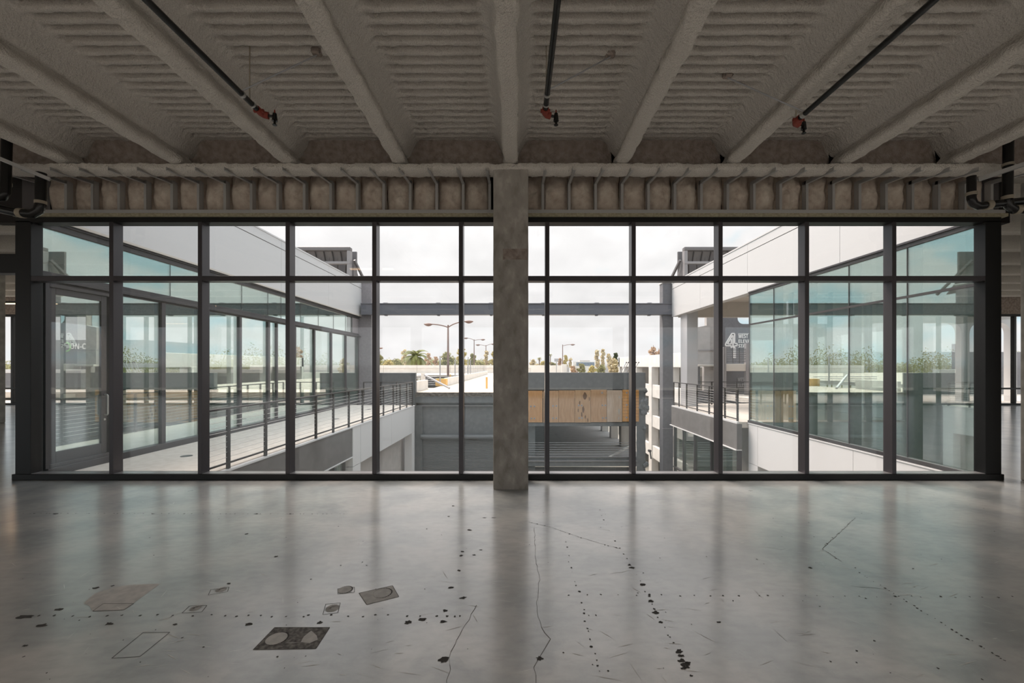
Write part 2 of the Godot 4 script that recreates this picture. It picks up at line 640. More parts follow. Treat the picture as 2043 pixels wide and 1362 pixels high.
func build_ceiling() -> void:
	var c := setting("ceiling", "fluted deck and beams under grey sprayed fireproofing")
	# structural slab over everything
	var s := Shape.new()
	s.box(Vector3(-24.3, DECK + 0.12, 12.3), Vector3(24.3, DECK + 0.45, -6.7))
	s.box(Vector3(-24.3, DECK + 0.0, -6.7), Vector3(XL, DECK + 0.45, -19.9))
	s.box(Vector3(XR, DECK + 0.0, -6.7), Vector3(24.3, DECK + 0.45, -19.4))
	part(c, "roof_slab", s, M.spray)
	for k in range(-5, 6):
		var x0 := BEAM0 + BAY * k
		var rows := []
		var nz := 206
		for j in nz:
			var d := 3.35 + (6.16 - 3.35) * j / (nz - 1)
			var row := PackedVector3Array()
			for i in 45:
				var x := x0 + BAY * i / 44.0
				row.append(Vector3(x, deck_y(x, d), -d))
			rows.append(row)
		s = Shape.new()
		s.sheet(rows, Vector3.DOWN)
		part(c, "deck_panel", s, M.spray)
	# plainer deck behind the camera and beyond the columns
	s = Shape.new()
	for k in 114:
		var z := -3.3 + 0.1345 * k
		s.box(Vector3(-8, DECK + 0.0, z), Vector3(8, DECK + 0.12, z + 0.09))
	part(c, "deck_rib", s, M.spray, "stuff")
	for k in range(-5, 7):
		var x := BEAM0 + BAY * k
		var rows := []
		var prof := [[-0.13, 0.34], [-0.05, 0.24], [-0.045, 0.16], [-0.075, 0.12], [-0.096, 0.085], [-0.098, 0.045], [-0.08, 0.012], [-0.04, 0.0], [0.0, -0.002], [0.04, 0.0], [0.08, 0.012], [0.098, 0.045], [0.096, 0.085], [0.075, 0.12], [0.045, 0.16], [0.05, 0.24], [0.13, 0.34]]
		for j in 110:
			var d := 1.0 + (6.08 - 1.0) * j / 109.0
			var row := PackedVector3Array()
			for i in prof.size():
				var jig := 0.017 * fine.get_noise_3d(x * 3.0 + i * 0.9, d * 6.0, 1.0) + 0.007 * fine.get_noise_3d(x + i * 2.0, d * 22.0, 7.0)
				row.append(Vector3(x + prof[i][0] * (1.0 + jig * 9.0) + 0.022 * broad.get_noise_2d(x * 5.0, d * 3.0), 4.525 + prof[i][1] + jig, -d))
			rows.append(row)
		s = Shape.new()
		s.sheet(rows, Vector3.UP if false else Vector3.DOWN)
		# close the far end
		var last: PackedVector3Array = rows[109]
		for i in range(1, last.size() - 1):
			s.tri(last[0], last[i], last[i + 1], Vector3.FORWARD)
		part(c, "beam", s, M.spray_beam)
		part(c, "beam", boxed(Vector3(x - 0.09, 4.54, 11.9), Vector3(x + 0.09, DECK + 0.1, -1.0)), M.spray_beam)
	# the edge beam along the column line
	var prof2 := []
	for i in 15:
		var a := PI * 1.15 - PI * 1.3 * i / 14.0
		prof2.append(Vector2(cos(a) * 0.13, -absf(sin(a)) * 0.06 if sin(a) > 0 else 0.04))
	for seg in 10:
		var rows := []
		for j in 70:
			var x := -8.2 + 1.64 * seg + 1.64 * j / 69.0
			var row := PackedVector3Array()
			for p in prof2:
				var jig := 0.014 * fine.get_noise_3d(x * 6.0, p.x * 12.0, 3.0) + 0.006 * fine.get_noise_3d(x * 20.0, p.x * 30.0, 4.0)
				row.append(Vector3(x, 4.475 + p.y + jig + 0.008 * broad.get_noise_1d(x * 3.0), -5.99 - p.x * -1.0 + jig))
			rows.append(row)
		s = Shape.new()
		s.sheet(rows, Vector3.DOWN)
		part(c, "edge_beam_flange", s, M.spray_beam)
	var rows2 := []
	for j in 14:
		var row := PackedVector3Array()
		for i in 240:
			var x := -8.2 + 16.4 * i / 239.0
			var y := 4.44 + (5.02 - 4.44) * j / 13.0
			var fillet := 0.07 * pow(clampf((y - 4.72) / 0.28, 0, 1), 2.0)
			row.append(Vector3(x, y, -6.12 + fillet + 0.02 * fine.get_noise_2d(x * 5.0, y * 9.0)))
		rows2.append(row)
	s = Shape.new()
	s.sheet(rows2, Vector3.BACK)
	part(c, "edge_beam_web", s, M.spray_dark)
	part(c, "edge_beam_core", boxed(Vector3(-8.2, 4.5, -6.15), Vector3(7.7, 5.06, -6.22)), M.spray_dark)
	# beams across the wings
	for side in [-1.0, 1.0]:
		for k in 8:
			var z := -7.6 - 1.35 * k
			if side > 0 and z < -18:
				continue
			part(c, "beam", boxed(Vector3(side * 7.9, 4.5, z - 0.1), Vector3(side * 23.9, DECK + 0.02, z + 0.1), 0.03), M.spray_beam)
		for k in 5:
			var x: float = side * (9.6 + 3.1 * k)
			part(c, "beam", boxed(Vector3(x - 0.12, 4.42, 11.9), Vector3(x + 0.12, DECK + 0.14, -6.6), 0.03), M.spray_beam)


# =====================================================================================
# the big black-framed window across the room
# =====================================================================================
const MULLIONS := [221.5, 398.5, 573.5, 746.5, 919.5, 1092.0, 1264.5, 1438.0, 1610.5, 1784.7]

func build_front_window() -> void:
	var w := setting("window_1", "black framed floor to ceiling window across the room")
	var gd := D0 + 0.145
	var x0 := -7.56
	var x1 := 7.29
	part(w, "sill", boxed(Vector3(x0 - 0.03, 0, -D0 + 0.02), Vector3(x1 + 0.02, 0.088, -D0 - 0.19), 0.004), M.black)
	part(w, "sill_cap", boxed(Vector3(-7.33, 0.086, -D0 - 0.006), Vector3(7.06, 0.094, -gd), 0.001), M.sill_metal)
	part(w, "head", boxed(Vector3(x0, 3.878, -D0), Vector3(x1, 3.955, -D0 - 0.19), 0.004), M.black)
	part(w, "jamb", boxed(Vector3(x0, 0.05, -D0), Vector3(-7.325, 3.9, -D0 - 0.17), 0.004), M.black)
	part(w, "jamb", boxed(Vector3(7.05, 0.05, -D0), Vector3(x1, 3.9, -D0 - 0.17), 0.004), M.black)
	var edges := [-7.325]
	for px in MULLIONS:
		var x := across(px, D0)
		edges.append(x)
		part(w, "mullion", boxed(Vector3(x - 0.032, 0.08, -D0), Vector3(x + 0.032, 3.885, -D0 - 0.165), 0.004), M.bronze_dark)
	edges.append(7.05)
	for i in edges.size() - 1:
		var a: float = edges[i] + (0.032 if i else 0.0)
		var b: float = edges[i + 1] - (0.032 if i < edges.size() - 2 else 0.0)
		part(w, "transom", boxed(Vector3(a, 2.995, -D0 - 0.001), Vector3(b, 3.07, -D0 - 0.165), 0.004), M.bronze_dark)
		part(w, "pane", boxed(Vector3(a - 0.01, 0.08, -gd - 0.004), Vector3(b + 0.01, 3.0, -gd + 0.004)), M.glass)
		part(w, "pane", boxed(Vector3(a - 0.01, 3.06, -gd - 0.004), Vector3(b + 0.01, 3.89, -gd + 0.004)), M.glass)


func build_header() -> void:
	var w := setting("wall_front", "metal stud framing with stuffed insulation above the window")
	var s := boxed(Vector3(-8.2, 3.95, -6.62), Vector3(7.7, 5.05, -6.75))
	part(w, "backing", s, M.dark_void)
	part(w, "track", boxed(Vector3(-7.55, 4.0, -6.33), Vector3(7.3, 4.05, -6.55), 0.002), M.stud)
	part(w, "blocking", boxed(Vector3(-7.55, 3.953, -6.335), Vector3(7.35, 4.0, -6.55), 0.002), M.wood_edge)
	var xs := []
	for k in 18:
		xs.append(across(977.0 - 52.8 * k, 6.37))
	xs.reverse()
	for k in 18:
		xs.append(across(1083.0 + 52.65 * k, 6.37))
	for x in xs:
		# C-shaped stud: front flange, web, back flange
		s = Shape.new()
		var side := 1.0 if x < 0 else -1.0
		s.box(Vector3(x - 0.02, 4.05, -6.36), Vector3(x + 0.02, 4.5, -6.364))
		s.box(Vector3(x + 0.02 * side, 4.05, -6.36), Vector3(x + 0.017 * side, 4.5, -6.45))
		s.box(Vector3(x - 0.02, 4.05, -6.446), Vector3(x + 0.02, 4.5, -6.45))
		part(w, "stud", s, M.stud)
		s = Shape.new()
		s.bar(Vector3(x - 0.018, 4.415, -5.80), Vector3(x - 0.018, 4.475, -6.41), 0.004, 0.05)
		s.bar(Vector3(x, 4.392, -5.80), Vector3(x, 4.452, -6.41), 0.04, 0.004)
		part(w, "brace", s, M.stud)
	for i in xs.size() - 1:
		var a: float = xs[i] + 0.02
		var b: float = xs[i + 1] - 0.02
		if b - a > 0.6:
			a = xs[i] + 0.25
		var rows := []
		for j in 15:
			var row := PackedVector3Array()
			for k in 13:
				var u := k / 12.0
				var q := j / 14.0
				var bulge := pow(sin(PI * u), 0.3) * pow(sin(PI * clampf(q, 0.02, 0.98)), 0.4)
				var nz := broad.get_noise_3d(a * 4.0 + u * 2.0, q * 2.5, i * 3.7)
				var fold := fine.get_noise_3d(u * 2.2, q * 3.5, i * 5.1)
				row.append(Vector3(lerpf(a - 0.02, b + 0.02, u) + 0.012 * nz, lerpf(4.045, 4.72, q), -6.56 + 0.13 * bulge + 0.05 * nz * bulge + 0.03 * fold * bulge))
			rows.append(row)
		s = Shape.new()
		s.sheet(rows, Vector3.BACK)
		part(w, "insulation_batt", s, M.insulation)


func build_column() -> void:
	var c := thing("column", "square bare concrete column standing before the middle of the window", "column", Vector3(-0.09, 0, -6.12))
	var rows := []
	# a slightly wavy cast shaft with rounded arrises
	var outline := PackedVector2Array()
	var hw := 0.243
	for corner in [[1, 1], [-1, 1], [-1, -1], [1, -1]]:
		for k in 4:
			var t := k / 3.0 * PI / 2
			var base := Vector2(corner[0], corner[1]) * (hw - 0.014)
			var a0 := {[1, 1]: 0.0, [-1, 1]: PI / 2, [-1, -1]: PI, [1, -1]: PI * 1.5}
			var a: float = a0[corner] + t
			outline.append(base + Vector2(cos(a), sin(a)) * 0.014)
	var dense := PackedVector2Array()
	for i in outline.size():
		var p := outline[i]
		var q := outline[(i + 1) % outline.size()]
		var n := 8 if p.distance_to(q) > 0.1 else 1
		for k in n:
			dense.append(p.lerp(q, float(k) / n))
	dense.append(dense[0])
	for j in 90:
		var y := 4.45 * j / 89.0
		var row := PackedVector3Array()
		for p in dense:
			var jig := 1.0 + 0.008 * fine.get_noise_3d(p.x * 9.0, y * 5.0, p.y * 9.0) + (0.012 if y < 3.62 and y > 0.0 else 0.0) * 0.4
			row.append(Vector3(-0.09 + p.x * jig, y, -6.124 + p.y * jig))
		rows.append(row)
	var s := Shape.new()
	for j in 89:
		for i in dense.size() - 1:
			s.quad(rows[j][i], rows[j][i + 1], rows[j + 1][i + 1], rows[j + 1][i], rows[j][i] - Vector3(-0.09, rows[j][i].y, -6.124))
	for i in range(1, dense.size() - 2):
		s.tri(rows[89][0], rows[89][i], rows[89][i + 1], Vector3.UP)
	part(c, "shaft", s, M.old_concrete)
	part(c, "patch_band", boxed(Vector3(-0.2, 3.19, -5.876), Vector3(0.14, 3.34, -5.9), 0.001), M.spray_dark)


# =====================================================================================
# left wing: glazed wall, door, clerestory, white fascia, balcony with rail
# =====================================================================================
func pane_x(root: Node3D, x: float, y0: float, y1: float, d0: float, d1: float, out_side: float) -> void:
	part(root, "pane", boxed(Vector3(x - 0.006, y0, -d0), Vector3(x + 0.006, y1, -d1)), M.coated)
	part(root, "pane_tint", boxed(Vector3(x - 0.002 - out_side * 0.02, y0, -d0), Vector3(x + 0.002 - out_side * 0.02, y1, -d1)), M.tint)


func build_left_wing() -> void:
	var w := setting("window_4", "glazed wall of the left wing with dark frames")
	var ms := [8.84, 9.92, 11.3, 12.6, 14.09, 15.44, 16.85, 18.28, 19.7]
	var x := XL
	var prev := 7.72
	part(w, "sill", boxed(Vector3(x - 0.08, -0.03, -6.62), Vector3(x + 0.09, 0.1, -19.7), 0.004), M.bronze)
	part(w, "transom", boxed(Vector3(x - 0.08, 3.02, -6.55), Vector3(x + 0.03, 3.2, -19.8), 0.004), M.bronze)
	part(w, "transom_cover", boxed(Vector3(x + 0.03, 3.05, -6.55), Vector3(x + 0.1, 3.11, -20.1), 0.004), M.bronze)
	part(w, "head", boxed(Vector3(x - 0.1, 3.88, -6.55), Vector3(x + 0.04, 4.06, -19.8), 0.004), M.bronze)
	part(w, "head_cover", boxed(Vector3(x + 0.04, 3.97, -6.55), Vector3(x + 0.08, 4.03, -19.9), 0.004), M.bronze_dark)
	for m in ms:
		part(w, "mullion", boxed(Vector3(x - 0.12, 0.1, -m + 0.05), Vector3(x + 0.045, 3.03, -m - 0.05), 0.004), M.bronze_dark)
		pane_x(w, x, 0.09, 3.04, prev + 0.05, m - 0.05, 1.0)
		prev = m
	part(w, "mullion", boxed(Vector3(x - 0.1, 0.1, -13.0), Vector3(x + 0.04, 3.03, -13.07), 0.003), M.bronze)
	var cl := [6.56, 9.05, 11.4, 12.6, 13.3, 14.5, 15.8, 17.1, 18.3, 19.0]
	for i in cl.size() - 1:
		pane_x(w, x, 3.19, 3.9, cl[i] + 0.008, cl[i + 1] - 0.008, 1.0)
		if i:
			part(w, "glazing_joint", boxed(Vector3(x - 0.01, 3.19, -cl[i] + 0.006), Vector3(x + 0.008, 3.9, -cl[i] - 0.006)), M.bronze)
	part(w, "end_panel", boxed(Vector3(x - 0.06, 3.19, -19.02), Vector3(x + 0.02, 3.9, -19.75)), M.stucco)
	part(w, "end_panel", boxed(Vector3(x - 0.1, -0.1, -19.72), Vector3(x + 0.03, 4.05, -20.3)), M.stucco)
	# the tall door in the glazed wall
	var dr := setting("door_1", "tall glazed door in dark frame with pull handle", Vector3(x, 0, -7.1))
	part(dr, "frame", frame_x(x, 0.1, 3.02, 6.6, 7.72, 0.06, 0.14), M.bronze)
	part(dr, "leaf", frame_x(x + 0.01, 0.12, 2.96, 6.68, 7.62, 0.1, 0.05, 0.22), M.bronze)
	pane_x(dr, x + 0.01, 0.3, 2.88, 6.76, 7.55, 1.0)
	for s0 in [1.0, -1.0]:
		var hx: float = x + 0.01 + 0.08 * s0
		var h := Shape.new()
		h.tube([Vector3(x + 0.01 + 0.03 * s0, 1.2, -7.57), Vector3(hx, 1.2, -7.57), Vector3(hx + 0.012 * s0, 1.18, -7.57), Vector3(hx + 0.012 * s0, 0.86, -7.57), Vector3(hx, 0.84, -7.57), Vector3(x + 0.01 + 0.03 * s0, 0.84, -7.57)], 0.013, 8)
		part(dr, "handle", h, M.steel)
	var lock := Shape.new()
	lock.tube([Vector3(x + 0.03, 0.76, -7.57), Vector3(x + 0.05, 0.76, -7.57)], 0.02, 10)
	part(dr, "lock", lock, M.steel)
	# white fascia
	var wl := setting("wall_left", "white panelled fascia over the left wing glazing")
	var fx := -7.3
	var seams := [6.5, 9.8, 13.1, 16.4, 19.9]
	for i in seams.size() - 1:
		part(wl, "cladding_panel", boxed(Vector3(fx - 0.25, 4.04, -seams[i] - 0.004), Vector3(fx, 5.315, -seams[i + 1] + 0.004), 0.003), M.white_panel)
		part(wl, "parapet_panel", boxed(Vector3(fx - 0.25, 5.335, -seams[i] - 0.004), Vector3(fx, 5.58, -seams[i + 1] + 0.004), 0.003), M.white_panel)
	part(wl, "backing", boxed(Vector3(fx - 0.3, 4.0, -6.5), Vector3(fx - 0.012, 5.57, -19.85)), M.joint)
	part(wl, "coping", boxed(Vector3(fx - 0.32, 5.58, -6.45), Vector3(fx + 0.015, 5.63, -19.93), 0.004), M.white_panel)
	part(wl, "soffit_trim", boxed(Vector3(fx - 0.2, 4.0, -6.5), Vector3(fx + 0.01, 4.04, -20.1)), M.soffit)
	# balcony floor
	var a := Vector3(-4.93, -0.02, -6.6)
	var b := Vector3(-4.56, -0.02, -18.75)
	var bl := setting("floor_balcony", "pale balcony slab along the left wing")
	var s := Shape.new()
	s.prism(PackedVector2Array([Vector2(XL, 6.56), Vector2(a.x - 0.06, 6.56), Vector2(b.x - 0.06, 18.7), Vector2(XL, 18.7)]), Transform3D(Basis(Vector3.RIGHT, Vector3.FORWARD, Vector3.UP), Vector3(0, -0.22, 0)), 0.2)
	part(bl, "slab", s, M.deck_light)
	s = Shape.new()
	s.bar(a + Vector3(-0.01, -0.035, 0), b + Vector3(-0.01, -0.035, 0), 0.09, 0.03)
	part(bl, "edge_trim", s, M.white_panel)
	for p in [[372, 909.5], [670.5, 835.5], [735, 816.5]]:
		var q := on_level(p[0], p[1], -0.02)
		s = Shape.new()
		s.tube([q + Vector3(0, -0.003, 0), q + Vector3(0, 0.004, 0)], 0.1, 16)
		part(bl, "drain_cover", s, M.bronze)
	# fascia below the balcony: grey, then white
	var wb := setting("wall_balcony", "grey and white panels below the balcony edge")
	var along := func(d: float) -> float: return lerpf(a.x, b.x, (d - 6.6) / 12.15)
	s = Shape.new()
	skew_panel(s, along, 6.6, 12.2, -0.07, -0.9, 0.12)
	part(wb, "grey_panel", s, M.grey_fascia)
	s = Shape.new()
	skew_panel(s, along, 6.6, 12.2, -0.9, -0.93, 0.13, 0.02)
	part(wb, "trim_strip", s, M.white_panel)
	for g in [[12.21, 12.76], [12.775, 15.6], [15.615, 18.72]]:
		s = Shape.new()
		skew_panel(s, along, g[0], g[1], -0.05, -1.2, 0.3, 0.02)
		part(wb, "white_panel", s, M.white_panel)
	for g in [[12.21, 12.76], [18.3, 18.72]]:
		s = Shape.new()
		skew_panel(s, along, g[0], g[1], -1.21, -9.4, 0.32, 0.02)
		part(wb, "leg", s, M.white_panel)
	s = Shape.new()
	skew_panel(s, func(d: float) -> float: return along.call(d) - 0.45, 12.7, 18.75, -1.2, -9.4, 0.15)
	part(wb, "recess_wall", s, M.tower)
	part(wb, "recess_ceiling", boxed(Vector3(-7.2, -1.0, -6.7), Vector3(-5.1, -1.15, -18.6)), M.soffit)
	# shop glazing below the grey panel
	var lw := setting("window_5", "storefront glazing below the balcony")
	part(lw, "pane", boxed(Vector3(-4.98, -0.93, -6.7), Vector3(-4.97, -4.4, -12.2)), M.coated)
	for d in [8.2, 9.8, 11.4, 12.12]:
		part(lw, "mullion", boxed(Vector3(-5.05, -0.93, -d + 0.03), Vector3(-4.93, -4.4, -d - 0.03)), M.bronze_dark)
	part(lw, "room_wall", boxed(Vector3(-7.4, -0.9, -6.7), Vector3(-7.5, -9.4, -12.2)), M.tower)
	# railing along the balcony and its return
	var posts := [7.24, 8.26, 9.22, 10.2, 11.1, 12.05, 13.03, 13.95, 14.9, 15.97, 16.8, 17.7, 18.55]
	var r := thing("railing", "dark steel railing with cables along the long balcony edge on the left", "railing", Vector3(-4.8, 0, -12.6))
	var pts := []
	for d in posts:
		pts.append(Vector3(along.call(d) - 0.03, 0, -d))
	railing(r, pts, Vector3(along.call(6.7) - 0.03, 0, -6.7))
	r = thing("railing", "short cable railing across the far end of the left balcony", "railing", Vector3(-5.8, 0, -18.55))
	railing(r, [Vector3(-4.72, 0, -18.62), Vector3(-5.3, 0, -18.62), Vector3(-6.0, 0, -18.62), Vector3(-6.75, 0, -18.62)], Vector3(-4.68, 0, -18.62))


func skew_panel(s: Shape, along: Callable, d0: float, d1: float, y0: float, y1: float, thick: float, proud := 0.0) -> void:
	var xa: float = along.call(d0) + proud
	var xb: float = along.call(d1) + proud
	var top := maxf(y0, y1)
	var bottom := minf(y0, y1)
	s.prism(PackedVector2Array([Vector2(xa, d0), Vector2(xb, d1), Vector2(xb - thick, d1), Vector2(xa - thick, d0)]), Transform3D(Basis(Vector3.RIGHT, Vector3.FORWARD, Vector3.UP), Vector3(0, bottom, 0)), top - bottom)


func frame_x(x: float, y0: float, y1: float, d0: float, d1: float, wide: float, deep: float, foot := -1.0) -> Shape:
	var s := Shape.new()
	if foot < 0.0:
		foot = wide
	s.box(Vector3(x - deep / 2, y0, -d0), Vector3(x + deep / 2, y1, -d0 - wide), 0.003)
	s.box(Vector3(x - deep / 2, y0, -d1 + wide), Vector3(x + deep / 2, y1, -d1), 0.003)
	s.box(Vector3(x - deep / 2, y1 - wide, -d0 - wide), Vector3(x + deep / 2, y1, -d1 + wide), 0.003)
	s.box(Vector3(x - deep / 2, y0, -d0 - wide), Vector3(x + deep / 2, y0 + foot, -d1 + wide), 0.003)
	return s


func railing(root: Node3D, pts: Array, start: Vector3) -> void:
	var end: Vector3 = pts[pts.size() - 1]
	for p in pts:
		var s := Shape.new()
		s.box(Vector3(-0.022, -0.06, -0.03), Vector3(0.022, 0.985, 0.03), 0.003, Transform3D(Basis(), p))
		part(root, "post", s, M.rail)
	var s := Shape.new()
	s.bar(start + Vector3(0, 0.99, 0), end + Vector3(0, 0.99, 0), 0.055, 0.03, 0.003)
	part(root, "top_rail", s, M.rail)
	s = Shape.new()
	s.bar(start + Vector3(0, 0.06, 0), end + Vector3(0, 0.06, 0), 0.03, 0.03, 0.003)
	part(root, "bottom_rail", s, M.rail)
	for k in 9:
		s = Shape.new()
		var y := 0.16 + 0.088 * k
		s.tube([start + Vector3(0, y, 0), end + Vector3(0, y, 0)], 0.0045, 5, false)
		part(root, "cable", s, M.cable)


# =====================================================================================
# right wing
# =====================================================================================
func build_right_wing() -> void:
	var w := setting("window_6", "butt-jointed green tinted glass wall of the right wing")
	var x := XR
	var js := [6.56, 7.745, 9.11, 10.44, 11.78, 13.0]
	for i in js.size() - 1:
		pane_x(w, x, 0.04, 2.955, js[i] + 0.006, js[i + 1] - 0.006, -1.0)
		pane_x(w, x, 3.0, 3.9, js[i] + 0.006, js[i + 1] - 0.006, -1.0)
		if i:
			part(w, "glazing_joint", boxed(Vector3(x - 0.014, 0.04, -js[i] + 0.008), Vector3(x + 0.01, 3.9, -js[i] - 0.008)), M.bronze)
			part(w, "mullion", boxed(Vector3(x + 0.06, 0.02, -js[i] + 0.06), Vector3(x + 0.22, 3.95, -js[i] - 0.06)), M.bronze_dark)
	part(w, "transom", boxed(Vector3(x - 0.02, 2.955, -6.5), Vector3(x + 0.03, 3.0, -13.0)), M.bronze)
	part(w, "sill", boxed(Vector3(x - 0.045, -0.03, -6.55), Vector3(x + 0.1, 0.045, -13.05), 0.003), M.bronze)
	part(w, "head", boxed(Vector3(x - 0.03, 3.87, -6.55), Vector3(x + 0.1, 3.99, -13.0), 0.003), M.bronze)
	part(w, "head_cover", boxed(Vector3(x - 0.06, 3.94, -6.55), Vector3(x - 0.03, 3.975, -13.0), 0.003), M.bronze_dark)
	# return of the glass at the terrace
	for k in 4:
		var xa := 7.18 + 1.2 * k
		part(w, "pane", boxed(Vector3(xa, 0.04, -13.036), Vector3(xa + 1.19, 3.9, -13.024)), M.coated)
		part(w, "mullion", boxed(Vector3(xa + 1.17, 0.0, -12.9), Vector3(xa + 1.23, 3.95, -13.05)), M.bronze_dark)
	part(w, "corner_post", boxed(Vector3(x - 0.01, 0.0, -12.99), Vector3(x + 0.06, 3.95, -13.05), 0.004), M.bronze)
	# white fascia and spandrel
	var wr := setting("wall_right", "white panelled fascia and spandrel of the right wing")
	var seams := [6.5, 9.35, 13.1, 16.5, 19.5]
	for i in seams.size() - 1:
		part(wr, "cladding_panel", boxed(Vector3(x - 0.02, 3.96, -seams[i] - 0.004), Vector3(x + 0.25, 5.215, -seams[i + 1] + 0.004), 0.003), M.white_panel)
		part(wr, "parapet_panel", boxed(Vector3(x - 0.02, 5.235, -seams[i] - 0.004), Vector3(x + 0.25, 5.48, -seams[i + 1] + 0.004), 0.003), M.white_panel)
	part(wr, "backing", boxed(Vector3(x - 0.008, 3.98, -6.5), Vector3(x + 0.25, 5.47, -19.45)), M.joint)
	part(wr, "coping", boxed(Vector3(x - 0.035, 5.48, -6.45), Vector3(x + 0.3, 5.53, -19.53), 0.004), M.white_panel)
	part(wr, "soffit", boxed(Vector3(x + 0.25, 4.6, -13.0), Vector3(12.2, 4.7, -19.3)), M.soffit)
	part(wr, "inner_fascia", boxed(Vector3(x + 0.25, 3.92, -19.2), Vector3(12.2, 5.4, -19.45)), M.soffit)
	part(wr, "header_panel", boxed(Vector3(x + 0.25, 3.93, -13.0), Vector3(12.2, 4.95, -13.1)), M.soffit)
	var sp := [6.5, 8.95, 12.5, 13.0]
	for i in sp.size() - 1:
		part(wr, "spandrel_panel", boxed(Vector3(x - 0.045, -0.04, -sp[i] - 0.004), Vector3(x + 0.2, -1.25, -sp[i + 1] + 0.004), 0.003), M.white_panel)
	part(wr, "ledge_trim", boxed(Vector3(x - 0.06, -0.06, -6.5), Vector3(x + 0.02, -0.035, -13.02)), M.white_panel)
	part(wr, "leg", boxed(Vector3(x - 0.045, -1.26, -12.5), Vector3(x + 0.3, -9.4, -12.99)), M.white_panel)
	part(wr, "recess_wall", boxed(Vector3(x + 1.3, -1.2, -6.6), Vector3(x + 1.45, -9.4, -12.9)), M.tower)
	# terrace
	var t := setting("floor_terrace", "pale terrace slab beyond the glass corner")
	part(t, "slab", boxed(Vector3(6.82, -0.2, -13.06), Vector3(12.2, -0.02, -18.55)), M.deck_light)
	part(t, "slab", boxed(Vector3(7.3, -0.2, -18.55), Vector3(12.2, -0.02, -19.4)), M.deck_light)
	part(t, "edge_trim", boxed(Vector3(6.74, -0.07, -13.0), Vector3(6.82, -0.01, -18.5)), M.white_panel)
	part(t, "grey_panel", boxed(Vector3(6.74, -0.08, -13.0), Vector3(6.9, -0.86, -18.52)), M.grey_fascia)
	part(t, "trim_strip", boxed(Vector3(6.7, -0.86, -13.0), Vector3(6.9, -0.89, -18.62)), M.white_panel)
	var lw := setting("window_7", "dark framed shop glazing below the terrace")
	var my := [13.1, 14.9, 16.3, 17.4, 18.4]
	for i in my.size():
		part(lw, "mullion", boxed(Vector3(6.8, -0.89, -my[i] + 0.03), Vector3(6.93, -9.4, -my[i] - 0.03)), M.bronze_dark)
		if i:
			part(lw, "pane", boxed(Vector3(6.855, -0.89, -my[i - 1] - 0.03), Vector3(6.865, -2.65, -my[i] + 0.03)), M.coated)
			part(lw, "pane_tint", boxed(Vector3(6.875, -0.89, -my[i - 1] - 0.03), Vector3(6.879, -9.4, -my[i] + 0.03)), M.tint)
			part(lw, "pane", boxed(Vector3(6.855, -2.7, -my[i - 1] - 0.03), Vector3(6.865, -9.4, -my[i] + 0.03)), M.coated)
	part(lw, "transom", boxed(Vector3(6.8, -2.65, -13.0), Vector3(6.9, -2.7, -18.5)), M.bronze_dark)
	part(lw, "room_wall", boxed(Vector3(9.4, -0.3, -13.0), Vector3(9.5, -9.4, -18.5)), M.tower)
	part(lw, "room_floor", boxed(Vector3(6.9, -4.5, -13.0), Vector3(9.4, -4.6, -18.5)), M.concrete_wall)
	# railings
	var r := thing("railing", "cable railing along the terrace edge beside the right glass corner", "railing", Vector3(6.84, 0, -15.7))
	railing(r, [Vector3(6.84, 0, -13.15), Vector3(6.84, 0, -13.95), Vector3(6.84, 0, -15.1), Vector3(6.84, 0, -16.1), Vector3(6.84, 0, -17.1), Vector3(6.84, 0, -17.9), Vector3(6.84, 0, -18.5)], Vector3(6.84, 0, -13.1))
	r = thing("railing", "cable railing across the back of the terrace behind the white column", "railing", Vector3(9.5, 0, -18.5))
	railing(r, [Vector3(7.6, 0, -18.95), Vector3(8.7, 0, -18.95), Vector3(9.8, 0, -18.95), Vector3(10.9, 0, -18.95), Vector3(12.0, 0, -18.95)], Vector3(7.4, 0, -18.95))
	var c := thing("column", "white square column holding the terrace soffit near the cable railing", "column", Vector3(7.5, 0, -18.5))
	part(c, "shaft", boxed(Vector3(7.27, -0.02, -18.14), Vector3(7.74, 4.62, -18.85), 0.01), M.pale_paint)


